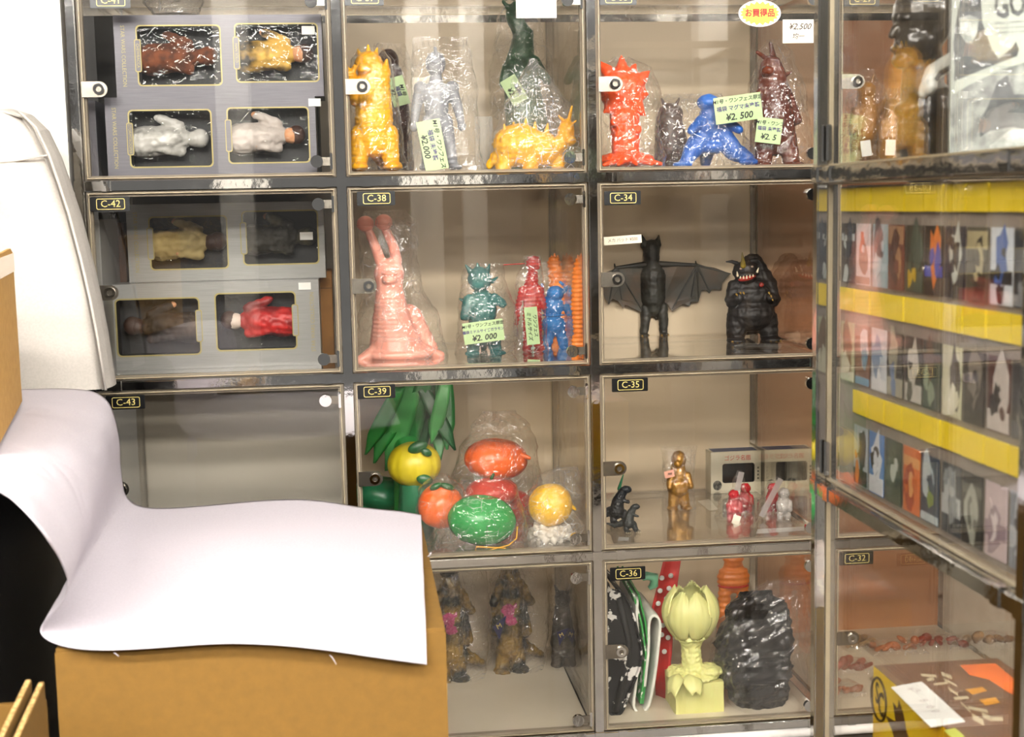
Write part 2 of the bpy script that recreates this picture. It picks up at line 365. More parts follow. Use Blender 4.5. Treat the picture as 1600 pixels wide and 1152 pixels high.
def toy(name, label, P, group=None, cat='toy figure'):
    t = thing(name, label, cat, P, group); return t, Frame(t, P)
BAGN = [0]
def bag(label, P, levels, depth, m=None, crumple=4, name='plastic_bag', back=None, group=None, cx_w=0):
    """levels: (y, x_left, x_right, depth share) from top to bottom, picture pixels"""
    t = thing(name, label, 'plastic bag', P, group); fr = Frame(t, P); s = fr.s; n = 44; K = 30
    BAGN[0] += 1; off = Vector((BAGN[0]*7.3, BAGN[0]*3.1, 0)); ys = [l[0] for l in levels]
    v = []; f = []
    for i in range(K+1):
        y = ys[0]+(ys[-1]-ys[0])*i/K
        j = max(k for k in range(len(ys)) if ys[k] <= y+1e-6); j = min(j, len(ys)-2); q = (y-ys[j])/(ys[j+1]-ys[j]); q = q*q*(3-2*q)
        a, b = levels[j], levels[j+1]; xl, xr, ds = [a[k]+(b[k]-a[k])*q for k in (1, 2, 3)]
        cx, hw = (xl+xr)/2, (xr-xl)/2
        for k in range(n):
            th = 2*math.pi*k/n; c_, s_ = math.cos(th), math.sin(th); e = .75
            p = fr.v(cx+hw*math.copysign(abs(c_)**e, c_), y, cx_w+depth*ds*math.copysign(abs(s_)**e, s_))
            q3 = p/s+off
            d0, _ = noise.voronoi(q3/17); d1, _ = noise.voronoi(q3/8)
            a_ = crumple*((d0[1]-d0[0])*1.1-.45) + crumple*.45*((d1[1]-d1[0])-.4) + crumple*.5*noise.noise(q3/30)
            nr = Vector((c_, -s_*.8, .15*noise.noise(q3/9)))
            p = p+nr*(a_*s)
            if p.z < .0004: p.z = .0004
            v.append(p)
    for i in range(K):
        for k in range(n): f.append((i*n+k, i*n+(k+1) % n, (i+1)*n+(k+1) % n, (i+1)*n+k))
    f.append(tuple(K*n+k for k in range(n)))
    o = obj('film', mesh('film', v, f), m or M_BAG, t)
    return t, fr
def sticker(fr, x, y, w, wpx, hpx, lines, rot=0, m=None, yaw=0, parent=None, name='price_sticker'):
    """flat paper label: centre in pixels, size in pixels, lines = (text, dy, size px, ink)"""
    s = fr.s; e = obj(name, box((-wpx/2*s, -.0002, -hpx/2*s), (wpx/2*s, .0002, hpx/2*s)), m or M_STICK, parent or fr.root)
    e.matrix_basis = Matrix.Translation(fr.v(x, y, w)) @ Matrix.Rotation(yaw, 4, 'Z') @ Matrix.Rotation(math.radians(rot), 4, 'Y')
    for tx, dy, size, ink in lines:
        text(tx, size*s, ink, e, (0, -.0006, -dy*s), shear=.2 if ink is M_INK else 0, bold=.022)
    return e

# ---------------------------------------------------------------- showcase at the right, nearer than the rack
SX, SY0, SY1 = .4945, -1.2725, -.8225; SZ = (1.79, 1.4712, 1.1465, .815)
case = thing('side_showcase', 'chrome and clear acrylic showcase hung with yellow-headed card packets', 'showcase', (SX, SY1, 0))
CW = .40
for dx in (0, CW):
    for dy in (0, SY0-SY1):
        obj('post', box((dx-PW, dy-PW, 0), (dx+PW, dy+PW, SZ[0]+.02), .0015), M_CHROME, case)
for z in SZ:
    for dx in (0, CW): obj('rail', box((dx-PW, SY0-SY1+PW, z-PW), (dx+PW, -PW, z+PW), .0015), M_CHROME, case)
    for dy in (0, SY0-SY1): obj('cross_rail', box((PW, dy-PW, z-PW), (CW-PW, dy+PW, z+PW), .0015), M_CHROME, case)
    for dy in (0, SY0-SY1):
        obj('joint', box((-PW-.0015, dy-PW-.0015, z-PW-.0013), (PW+.0015, dy+PW+.0015, z+PW+.0013), .001), M_CHROME, case)
        obj('clip', box((-PW-.0012, dy+(.03 if dy else -.045), z-PW-.0008), (PW, dy+(.045 if dy else -.030), z+PW+.0012), .0008), M_CHROME, case)
for k in range(3):
    zt, zb = SZ[k]-PW-.001, SZ[k+1]+PW+.001
    pn = obj('clear_panel', box((PW-.003, SY0-SY1+PW+.001, zb), (PW+.001, -PW-.001, zt)), M_PANE, case)
    obj('panel_edge', ring_plate([(SY0-SY1+PW+.001, zb), (-PW-.001, zb), (-PW-.001, zt), (SY0-SY1+PW+.001, zt)], [(SY0-SY1+PW+.004, zb+.0022), (-PW-.0028, zb+.0022), (-PW-.0028, zt-.0022), (SY0-SY1+PW+.004, zt-.0022)], PW-.0032, PW+.0012), MATS['polished_door_edge'], pn).matrix_basis = Matrix(((0, 1, 0, 0), (1, 0, 0, 0), (0, 0, 1, 0), (0, 0, 0, 1)))
    obj('end_panel', box((PW, -.002, zb), (CW-PW, .002, zt)), M_PANE, case)
    obj('far_panel', box((CW-.002, SY0-SY1+PW, zb), (CW+.002, -PW, zt)), M_PANE, case)
for z in SZ[1:]: obj('shelf_panel', box((-PW+.003, SY0-SY1+PW, z+.0040), (CW-PW, -PW, z+.0095)), M_SIDE if z > 1 else M_SHELF, case)
for k in (0, 1, 2): obj('panel_hinge', box((PW-.007, -PW-.010, SZ[k+1]+.014), (PW-.003, -PW-.003, SZ[k+1]+.05), .0008), M_CHROME, case)

# packets of cards: (ground colour, second, third, words)
ROWS = [
 [('14202e', '2f4152', 'cfd8d6', 'navy card with pale glow'), ('e9dcdc', '9b7360', 'd8602c', 'whitish card with brown figure'), ('a9c9d2', '4a4f54', 'c4dde4', 'pale blue card with dark top'), ('7d4334', '5a2e26', 'b98a62', 'red-brown card'),
  ('3b3a2c', '4c5a4a', 'd8b21e', 'olive card with small yellow square'), ('15150f', 'f2841c', '3f49b8', 'black card with orange flame'), ('2c2838', 'd6dbd2', '1c1a26', 'dark violet card with white shape'), ('5d5746', '2c2a22', 'c2b68c', 'grey-brown card'), ('dfe6ec', '3a66b4', '16161a', 'white card with blue shape'), ('262a30', '8a8f93', '40454c', 'charcoal card'), ('3c2f28', 'b8a07c', '6a5142', 'dull brown card')],
 [('c9cba4', '7c5a30', 'e6e3c8', 'pale yellow-green card'), ('8a6350', 'd8dde2', '6fa4bf', 'brown card with light column'), ('dfe5ea', '8ea7c4', 'f4f4f2', 'icy white card'), ('3c3a30', 'b4ad94', '6d86a8', 'speckled dark card'), ('38372f', 'd8d2c4', '5d5c4f', 'dark card with pale figure'), ('39473f', '6a5440', '9aa68c', 'dark green card'),
  ('d9d6b0', '3d362c', 'e6e3c4', 'plain cream card with dark edge'), ('3a332b', '8d8375', '201d18', 'blackish brown card'), ('5a2f28', 'd9cfc6', '1c1416', 'dark red speckled card'), ('2f3136', 'a6a08f', '5b5c60', 'slate card'), ('6d6a5c', 'c2bca2', '3a382f', 'khaki card')],
 [None, ('b9c2c6', '1f2224', 'e88a34', 'grey card with black arch'), ('4f8ad0', 'e9edf2', '2b2d33', 'blue and white card'), ('2e4434', '4a5a44', 'c9d0c4', 'dark green card'), ('e2702a', 'b23f1e', 'f2b06a', 'orange card'), ('33465c', 'c6d4d8', '8aa04a', 'steel blue card'), ('4c5258', '9aa2a4', 'd0d4d2', 'grey-black card'), ('2b2d2c', 'b9bcae', '6a6e64', 'black speckled card'), ('d9c6c8', 'a9949c', 'efe4e4', 'pale pink card'), ('8f9aa6', 'd2d8de', '59626c', 'grey-blue card'), ('5a5048', 'c9b9a4', '2c2824', 'brown-grey card')]]
M_SLEEVE = clear('card_sleeve', (.985, .98, .975), rough=.03, haze=.008, gain=.6)
CP, CT = .0408, (1.4565, 1.3575, 1.2575)
rowname = ('top', 'middle', 'bottom'); ordn = ['first', 'second', 'third', 'fourth', 'fifth', 'sixth', 'seventh', 'eighth', 'ninth', 'tenth', 'eleventh']
rng = random.Random(11)
for r in range(3):
    for k in range(11):
        spec = ROWS[r][k]
        if spec is None: continue
        hx = spec[:3]; y = -.846-CP*(k+.5); w = CP/2-.0012
        if y-w < SY0+.012: continue
        t = thing('card_packet', '%s under yellow header, %s row, %s from the chrome post' % (spec[3], rowname[r], ordn[k]), 'card packet', (.5065+rng.uniform(0, .0015), y, CT[r]), 'card packets hung in the showcase', -math.pi/2)
        hh, bt = .0225, -.094
        obj('header', box((-w, -.0016, -hh), (w, .0006, 0)), M_YEL, t)
        c = obj('picture', box((-w+.0012, -.0004, bt), (w-.0012, .0003, -hh-.012)), mat('print_'+hx[0], hx[0], .4, 0, None, 70, contrast=(.35, .7)), t)
        q = []
        cx, cz = rng.uniform(-.006, .006), -.06+rng.uniform(-.01, .01); n = 11
        for j in range(n):
            a = 2*math.pi*j/n; q.append((max(-w+.0015, min(w-.0015, cx+math.cos(a)*.013*rng.uniform(.5, 1.15))), max(bt+.001, cz+math.sin(a)*.027*rng.uniform(.5, 1.2))))
        obj('printed_shape', plate(q, -.0007, -.0004), mat('print_'+hx[1], hx[1], .4, 0, None, 90, contrast=(.35, .7)), t)
        cx2, cz2 = rng.uniform(-.009, .009), -.07+rng.uniform(-.018, .02); q = []
        for j in range(9):
            a = 2*math.pi*j/9; q.append((max(-w+.0015, min(w-.0015, cx2+math.cos(a)*.007*rng.uniform(.5, 1.2))), max(bt+.001, cz2+math.sin(a)*.014*rng.uniform(.5, 1.2))))
        obj('printed_patch', plate(q, -.0010, -.0007), mat('print_'+hx[2], hx[2], .4), t)
        zb_ = rng.choice((bt+.001, -.052, -.078)); obj('printed_band', box((-w+.0013, -.00055, zb_), (w-.0013, -.0004, zb_+rng.uniform(.006, .018))), mat('print_'+hx[rng.choice((1, 2))], hx[1], .4), t)
        for j in range(3):
            ax, az = rng.uniform(-.010, .010), rng.uniform(bt+.012, -.045); rr_ = rng.uniform(.003, .007)
            obj('printed_fleck', plate([(max(-w+.0014, min(w-.0014, ax+rr_*rng.uniform(.5, 1.3)*math.cos(2*math.pi*i_/7))), az+rr_*rng.uniform(.7, 1.8)*math.sin(2*math.pi*i_/7)) for i_ in range(7)], -.0013-.0001*j, -.0010), MATS['print_'+hx[rng.choice((0, 1, 2))]], t)
        obj('sleeve', box((-w, -.0020, bt-.003), (w, -.0017, -hh)), M_SLEEVE, t)
# backing sheet they hang on
tag(obj('card_backing_sheet', box((.5100, SY0+.012, 1.157), (.5115, SY1-.014, 1.4585)), mat('grey_backing', '9c9084', .6)), 'thin grey backing sheet behind the yellow-headed card packets', 'sheet')

# yellow box with a round monogram, lower compartment
P = at(1365, 1040, 0, .513); Q = at(1558, 1036, 1, P.y); zf = SZ[3]+.0097
bw, bl, bh = Q.x-P.x, .30, P.z-zf
yb = thing('toy_carton', 'yellow sided carton with brown painted top and round SC monogram', 'box', (P.x, P.y, zf))
obj('body', box((0, -bl, 0), (bw, 0, bh-.0008)), mat('carton_yellow', 'f2cc18', .35, 0, 'e8b010', 9), yb)
tp = obj('printed_top', box((.0004, -bl+.0004, bh-.0008), (bw-.0004, -.0004, bh)), mat('carton_top_print', '6a4528', .3, 0, '52351f', 25, contrast=(.3, .7)), yb)
sl = scale_at(P); rnd = random.Random(3)
def topat(x, y):
    q = at(x, y, 2, P.z); return Vector((q.x-P.x, q.y-P.y, bh))
def flat_poly(name, pts, m, par, lift):
    me = mesh('p', [topat(*p)+Vector((0, 0, lift)) for p in pts]+[topat(*p) for p in pts], [tuple(range(len(pts)))]+[(i, (i+1) % len(pts), len(pts)+(i+1) % len(pts), len(pts)+i) for i in range(len(pts))])
    return obj(name, me, m, par)
M_ORG = mat('orange_print', 'd9691f', .35, 0, 'c4561a', 30)
flat_poly('orange_print', [(1500, 1040), (1555, 1037), (1585, 1062), (1592, 1090), (1575, 1082), (1545, 1062), (1515, 1055)], M_ORG, yb, .0002)
flat_poly('ochre_print', [(1508, 1078), (1535, 1074), (1542, 1080), (1520, 1086)], mat('ochre_print', 'c98a24', .4), yb, .0002)
flat_poly('ochre_print', [(1530, 1094), (1556, 1090), (1562, 1098), (1540, 1103)], MATS['ochre_print'], yb, .0002)
flat_poly('green_print', [(1475, 1142), (1492, 1138), (1508, 1152), (1490, 1156)], mat('green_print', 'b6bd4e', .4), yb, .0002)
M_SCR = mat('pale_script_print', 'b9ab8c', .4)
for (a, b, c, d, wd_) in ((1438, 1055, 1462, 1057, 2), (1470, 1053, 1486, 1059, 3), (1447, 1063, 1458, 1061, 2), (1474, 1062, 1494, 1072, 2), (1481, 1076, 1496, 1086, 2.5), (1458, 1070, 1480, 1067, 1.5), (1490, 1092, 1512, 1090, 2), (1500, 1098, 1515, 1112, 2.5), (1512, 1106, 1542, 1112, 2.5), (1518, 1120, 1536, 1130, 5), (1534, 1118, 1548, 1124, 4), (1546, 1124, 1566, 1124, 3)):
    flat_poly('script_stroke', [(a, b-wd_), (c, d-wd_), (c+2, d+wd_), (a+2, b+wd_)], M_SCR, yb, .00025)
lb = flat_poly('price_label', [(1392, 1075), (1440, 1066), (1508, 1128), (1454, 1137)], M_WHITE, yb, .0006)
for (x, y, t_) in ((1428, 1080, '¥3,'), (1442, 1096, '8'), (1452, 1106, '0'), (1460, 1113, '0')):
    text(t_, .012, mat('faint_ink', 'b7a9a6', .7), lb, topat(x, y)+Vector((0, 0, .0009)), base=Matrix.Rotation(math.radians(-60), 4, 'Z'), shear=.2)
LB = Matrix(((0, 0, -1, 0), (-1, 0, 0, 0), (0, 1, 0, 0), (0, 0, 0, 1)))      # text lying on the -X side
sx = lambda x, y: Vector((0, at(x, y, 0, P.x).y-P.y, at(x, y, 0, P.x).z-zf))
cm = sx(1374, 1093); rr = .020
ring = tube([cm+Vector((-.0006, rr*.95*math.cos(a), rr*1.05*math.sin(a))) for a in [2*math.pi*k/28 for k in range(28)]], .0013, 6, True)
mg = obj('round_monogram', ring, mat('carton_dark_print', '3f2a0c', .4), yb)
text('S', .030, MATS['carton_dark_print'], yb, cm+Vector((-.0008, .004, .004)), base=LB, xs=.7, name='monogram_letter', bold=.02)
text('C', .034, MATS['carton_dark_print'], yb, cm+Vector((-.0008, -.006, -.004)), base=LB, xs=.6, name='monogram_letter', bold=.02)
pts = [sx(*p) for p in ((1385, 1119), (1400, 1128), (1396, 1098), (1403, 1108), (1405, 1094), (1412, 1116), (1416, 1140), (1422, 1160), (1400, 1160), (1394, 1140))]
obj('brown_print', mesh('bp', [p+Vector((-.0006, 0, 0)) for p in pts]+pts, [tuple(range(10))]+[(i, (i+1) % 10, 10+(i+1) % 10, 10+i) for i in range(10)]), mat('carton_brown_print', '5a3a1c', .4), yb)

# magazine in a clear bag, dark bust, white hull: upper compartment of the showcase
zc = SZ[1]+.0097
P = at(1545, 200, 1, -1.06); P.z = zc
mg = thing('bagged_magazine', 'black and white magazine in a clear bag with large GOD headline', 'magazine', P, None, math.radians(-8)); fr = Frame(mg, P)
M_PAGE = mat('magazine_page', '9ea398', .4, 0, '92978c', 12)
obj('cover', box(tuple(fr.v(1483, fr.y0, -4)), tuple(fr.v(1740, -130, 3))), M_PAGE, mg)
def fpoly(name, pts, m, lift):
    s = fr.s; return obj(name, plate([(fr.v(x, y).x, fr.v(x, y).z) for x, y in pts], -(lift)*s-.003*0, -2.9*s), m, mg)
M_GRY = mat('grey_print', '4c4f4d', .5, 0, '2c2f2e', 60); M_GRY2 = mat('mid_grey_print', '8a8d86', .5, 0, '5c5f5a', 70); M_LGT = mat('light_grey_print', 'a8aba3', .5, 0, '7a7d76', 80)
fpoly('printed_shape', [(1489, 108), (1486, 70), (1492, 20), (1500, -10), (1526, -10), (1530, 40), (1545, 80), (1556, 95), (1575, 80), (1582, 70), (1587, 82), (1584, 92), (1556, 102), (1520, 116), (1488, 128)], M_GRY, 3.3)
fpoly('printed_shape', [(1494, 32), (1510, 28), (1524, 34), (1522, 55), (1515, 72), (1506, 70), (1497, 58)], M_LGT, 3.6)
fpoly('printed_shape', [(1484, 150), (1510, 135), (1560, 112), (1620, 95), (1740, 70), (1740, 245), (1484, 245)], M_GRY2, 3.2)
fpoly('printed_shape', [(1545, 205), (1530, 215), (1527, 195), (1542, 165), (1555, 130), (1570, 120), (1580, 150), (1620, 150), (1680, 190), (1640, 215), (1580, 200)], M_GRY, 3.5)
fpoly('printed_shape', [(1545, 228), (1575, 205), (1640, 200), (1700, 220), (1700, 240), (1545, 240)], M_LGT, 3.6)
text('GOD', 52*fr.s, M_GRY, mg, fr.v(1547, 18, 4.2), rot=math.radians(-6), align='LEFT', xs=.60, bold=.03)
for y in (42, 50, 57): obj('text_line', box(tuple(fr.v(1556, y+1, 3.4)), tuple(fr.v(1690, y-2, 2.8))), M_GRY2, mg).rotation_euler = (0, math.radians(-2), 0)
bag('clear plastic bag wrapped round the black and white magazine', P, [(-130, 1478, 1748, .5), (60, 1476, 1748, .8), (160, 1477, 1748, 1), (225, 1490, 1745, 1), (fr.y0-1, 1505, 1730, .9)], 9, M_FLATBAG, 1.6)
P = at(1432, 200, 1, -.90); P.z = zc
t, fr = toy('bust_statue', 'dark bronze bust of a bald head turned to the left', P, cat='statue')
M_BRZ = mat('dark_bronze', '2b2824', .28, .3, '39342d', 25, coat=.3)
solid('bust', fr, [('e', 1440, 30, 0, 48, 45, 58), ('e', 1428, 72, 6, 36, 34, 40), ('e', 1404, 98, 6, 16, 20, 13), ('c', 1393, 50, 6, 1387, 60, 6, 7, 6), ('e', 1395, 80, 6, 9, 16, 7), ('e', 1404, 36, 16, 12, 14, 6), ('c', 1440, 90, 0, 1440, 150, 0, 30, 34), ('e', 1450, 172, 0, 56, 40, 20), ('c', 1450, 172, 0, 1450, fr.y0-8, 0, 46, 50), ('e', 1450, fr.y0-6, 0, 55, 45, 8)], M_BRZ, t, 2.2, 4, bumps(.8, 9))
obj('base_plate', box(tuple(fr.v(1392, fr.y0, -50)), tuple(fr.v(1508, fr.y0-6, 50))), M_BRZ, t)
P = at(1462, 200, 1, -1.02); P.z = zc
t, fr = toy('curved_collar', 'white curved shell with a black stripe beside the bust', P, cat='ornament')
solid('shell', fr, [('c', 1440, 148, 0, 1456, 116, 0, 8, 14), ('c', 1456, 116, 0, 1490, 96, 0, 14, 14), ('e', 1448, 138, 0, 12, 20, 16, 30)], mat('white_shell', 'b8b8b0', .25), t, 1.6, 3)
simple('stand', fr, [('c', 1446, 148, 0, 1446, fr.y0-3, 0, 1.5, 1.5), ('e', 1446, fr.y0-2, 0, 12, 10, 2)], M_DARK, t)
simple('black_stripe', fr, [('c', 1446, 142, 9, 1462, 118, 13, 3, 4), ('c', 1462, 118, 13, 1486, 104, 13, 4, 4)], M_INK, t)

# ---------------------------------------------------------------- cardboard, white sheet and cover at the left
ZT = 1.030                                     # top of the big carton
A = at(87, 1019, 2, ZT); B = at(697, 990, 2, ZT); YF = (A.y+B.y)/2; YBK = at(640, 822, 2, ZT).y
car = thing('cardboard_carton', 'big brown cardboard carton under the white sheet', 'carton', ((A.x+B.x)/2, YF, .42)); hw = (B.x-A.x)/2; ch = ZT-.42
obj('walls', boxes([((-hw, 0, 0), (hw, .005, ch)), ((-hw, YBK-YF-.005, 0), (hw, YBK-YF, ch)), ((-hw, .005, 0), (-hw+.005, YBK-YF-.005, ch)), ((hw-.005, .005, 0), (hw, YBK-YF-.005, ch)), ((-hw, 0, 0), (hw, YBK-YF, .005))]), M_CARD, car)
for s in (0, 1):
    y0, y1 = (.001, (YBK-YF)/2-.002) if s == 0 else ((YBK-YF)/2+.002, YBK-YF-.001)
    obj('top_flap', box((-hw+.001, y0, ch), (hw-.001, y1, ch+.004)), M_CARD, car)
cr2 = thing('lower_carton', 'brown cardboard carton on the floor under the big one', 'carton', ((A.x+B.x)/2, YF, 0))
obj('walls', box((-hw-.01, -.01, 0), (hw+.01, YBK-YF, .418), .002), M_CARD, cr2)
obj('tape', box((-.03, -.0105, .05), (.03, YBK-YF, .4187)), mat('packing_tape', 'b98d4c', .2), cr2)

ZH = 1.205                                     # top of the hump at the left
M_BLK = mat('black_nylon', '0d0d0f', .55, 0, '141416', 200)
bb = thing('black_bag', 'tall black nylon bag under the left end of the white sheet', 'bag', (-.44, -.62, .45))
bmb = bmesh.new(); add_box(bmb, (-.16, -.33, 0), (.075, .33, ZH-.45-.03)); bmesh.ops.subdivide_edges(bmb, edges=list(bmb.edges), cuts=6, use_grid_fill=True)
for v in bmb.verts: v.co += Vector((noise.noise(v.co*6), noise.noise(v.co*6+Vector((9, 0, 0))), 0))*.012; v.co.x -= .02*max(0, v.co.z-.3)
obj('body', bm_mesh(bmb, smooth=True), M_BLK, bb)
obj('blue_lining', box((.07, -.30, .45), (.09, -.22, .50), .004), mat('blue_lining', '2b3fb0', .5), bb)
bs = thing('storage_crate', 'dark crate on the floor under the black bag', 'crate', (-.44, -.62, 0))
obj('body', box((-.13, -.33, 0), (.13, .33, .449), .004), M_DARK, bs)

# the white sheet: front hem -> back hem, columns from left to right
def zpt(x, y, z): return at(x, y, 2, z)
cols = []
def colm(front, mids, back): cols.append([Vector(p) for p in [front]+mids+[back]])
def spread5(a, b): return [a.lerp(b, t) for t in (.06, .15, .4, .7)]
for (fx, fy, fz), (gx, gy, gz) in (((-60, 735, ZH), (-60, 611, ZH)), ((20, 778, ZH), (60, 610, ZH)), ((72, 835, ZH-.035), (150, 606, ZH)), ((112, 905, ZH-.092), (182, 640, ZH-.018)), ((98, 946, ZH-.125), (188, 726, ZH-.105)), ((44, 988, ZT+.014), (192, 786, ZT+.025))):
    a, b = zpt(fx, fy, fz), zpt(gx, gy, gz)
    b.y = max(-.45, min(b.y, -.235)); b = at(gx, gy, 1, b.y) if abs(b.y+.235) < .001 or abs(b.y+.45) < .001 else b
    colm(a, spread5(a, b), b)
for (fx, fy), (ex, ey), (gx, gy) in (((104, 1021), (120, 990), (235, 799)), ((250, 1014), (262, 985), (340, 789)), ((360, 1003), (370, 978), (480, 777)), ((500, 1014), (505, 980), (560, 795)), ((590, 1029), (596, 985), (625, 799)), ((667, 1039), (673, 978), (658, 806))):
    f = at(fx, fy, 1, YF-.016); e = Vector((f.x, YF-.010, ZT+.012)); b = at(gx, gy, 1, YBK+.004)
    b = at(gx, gy, 2, ZT+.0075)
    colm(f, [e, e.lerp(b, .12)]+[e.lerp(b, t) for t in (.4, .7)], b)
nr, nc = 6, len(cols)
bmc = bmesh.new(); vs = [[bmc.verts.new(cols[c][r]) for r in range(nr)] for c in range(nc)]
for c in range(nc-1):
    for r in range(nr-1): bmc.faces.new((vs[c][r], vs[c+1][r], vs[c+1][r+1], vs[c][r+1]))
sheet = tag(obj('white_sheet', bm_mesh(bmc, smooth=True), M_CLOTH), 'white fabric sheet draped over the carton and black bag', 'sheet')
md = sheet.modifiers.new('round', 'SUBSURF'); md.boundary_smooth = 'PRESERVE_CORNERS'; md.levels = md.render_levels = 4
md = sheet.modifiers.new('thick', 'SOLIDIFY'); md.thickness = .0012; md.offset = 1
DEFER.append((sheet, None, 0, lambda co, no, s: .0016*noise.noise(co*14)+.0012*noise.noise(co*Vector((30, 9, 9)).x*0+co*25) if co.z > ZT+.03 else .0006*noise.noise(co*16), 1))
for (x, y, dx, dy) in ((178, 1020, 8, 5), (515, 1024, 10, 14), (668, 870, 6, -8)):
    p = at(x, y, 1, YF-.012); s = scale_at(p)
    obj('loose_thread', tube([p, p+Vector((dx*.4*s, -.002, -dy*.2*s)), p+Vector((dx*s, -.003, -dy*s))], .0004, 5), M_CLOTH, sheet)

# upright white cover behind the sheet
YC = -.20
OUT = [(-150, 200), (-60, 180), (0, 176), (32, 172), (60, 181), (84, 205), (101, 247), (113, 290), (126, 340), (140, 410), (150, 470), (158, 530), (166, 614)]
P = at(40, 610, 1, YC); P.z = ZH-.004
cv = thing('white_cover', 'upright white fabric cover with rounded top and piped edge by the wall', 'fabric cover', P); fr = Frame(cv, P)
v, f = [], []; n = len(OUT); Lz = 7
for i, (x, y) in enumerate(OUT):
    for k in range(Lz):
        q = k/(Lz-1); inset = 10*(1-math.sin(math.pi*q)) * (1 if i > 2 else .4)
        p = fr.v(x-(inset if i > 4 else 0), y+(inset if i <= 6 else 0), 0); v.append((p.x, q*.11, p.z))
for i in range(n-1):
    for k in range(Lz-1): f.append((i*Lz+k, (i+1)*Lz+k, (i+1)*Lz+k+1, i*Lz+k+1))
obj('side_band', mesh('sb', v, f), M_COVER, cv)
# front and back sheets
gv, gf = [], []; NX, NY = 24, 30
def edge_x(y):
    for (xa, ya), (xb, yb_) in zip(OUT[3:], OUT[4:]):
        if ya <= y <= yb_: return xa+(xb-xa)*(y-ya)/(yb_-ya)
    return OUT[3][0] if y < OUT[3][1] else OUT[-1][0]
for j in range(NY+1):
    y = 173+(614-173)*(j/NY)**1.3; xe = edge_x(y)-9; xl = -150 if y > 200 else -150+(200-y)*6
    for i in range(NX+1):
        q = i/NX; x = xl+(xe-xl)*q
        p = fr.v(x, y+9*(1 if j == 0 else 0)); e = min(1, (1-q)*6)
        gv.append((p.x, .014-.016*math.sin(min(1, (1-q)*3)*math.pi/2)+.006*noise.noise(Vector((x/60, y/90, 1)))+.004*noise.noise(Vector((x/25, y/40, 5))), p.z))
for j in range(NY):
    for i in range(NX): gf.append((j*(NX+1)+i, j*(NX+1)+i+1, (j+1)*(NX+1)+i+1, (j+1)*(NX+1)+i))
o = obj('front_sheet', mesh('fs', gv, gf), M_COVER, cv)
for q in o.data.polygons: q.use_smooth = True
obj('back_sheet', box(tuple(fr.v(-150, 600, -95)), tuple(fr.v(80, 230, -88))), M_COVER, cv)
def on_front(x, y): p = fr.v(x, y, 0); return Vector((p.x, -.002, p.z))
obj('piping', tube([on_front(x-4, y) for x, y in OUT[4:]], .0022, 6), M_COVER, cv)
obj('top_seam', tube([on_front(x, y) for x, y in ((-100, 268), (0, 259), (50, 255), (98, 247))], .0014, 6), M_COVER, cv)

# carton on the hump
E0 = at(35, 629, 2, ZH+.006); E1 = at(0, 696, 2, ZH+.006)
dv = (E1-E0); ang = math.atan2(dv.y, dv.x); L = dv.length
hb = thing('small_carton', 'upright brown cardboard carton with torn tape on the white sheet', 'carton', E0, None, ang); hz = at(34, 396, 1, E0.y).z-E0.z
obj('walls', box((0, -.24, 0), (L*1.1, 0, hz), .002), mat('pale_cardboard', 'c89a50', .75, 0, 'be9046', 80, bump=.1), hb)
obj('tape', box((-.0006, -.2405, hz-.022), (L*1.1+.001, .0008, hz+.0008)), mat('glossy_tape', 'd9ac62', .15, 0, 'cfa056', 30), hb)
obj('torn_flap', plate([(0, hz), (L*1.08, hz), (L*1.08, hz+.006), (L*.9, hz+.009), (L*.5, hz+.005), (L*.1, hz+.007)], .0, -.004), mat('pale_cardboard', 'cf9f55'), hb)
# open carton, bottom left corner
P0 = at(49, 1063, 1, -1.02); P1 = at(0, 1122, 1, -1.16)
oc = thing('open_carton', 'open carton with thick corrugated rim in the lower left corner', 'carton', (P0.x, P0.y, 0))
dv = Vector((P1.x-P0.x, P1.y-P0.y, 0)); L = dv.length*2.6; oc.rotation_euler = (0, 0, math.atan2(dv.y, dv.x)); zt = P0.z
obj('inner_wall', box((0, -.005, 0), (L, 0, zt), .0005), M_CARD, oc)
obj('outer_wall', box((0, .0055, 0), (L, .0105, zt-.003), .0005), M_CARD, oc)
obj('rim_flute', box((.0005, -.0045, zt), (L, -.0005, zt+.0006)), M_CARDIN, oc)
obj('rim_flute', box((.0005, .006, zt-.003), (L, .010, zt-.0024)), M_CARDIN, oc)
obj('end_wall', box((-.0055, -.26, 0), (-.0005, .0105, zt-.02), .0005), M_CARD, oc)
obj('far_wall', box((0, -.265, 0), (L, -.26, zt-.03), .0005), M_CARD, oc)

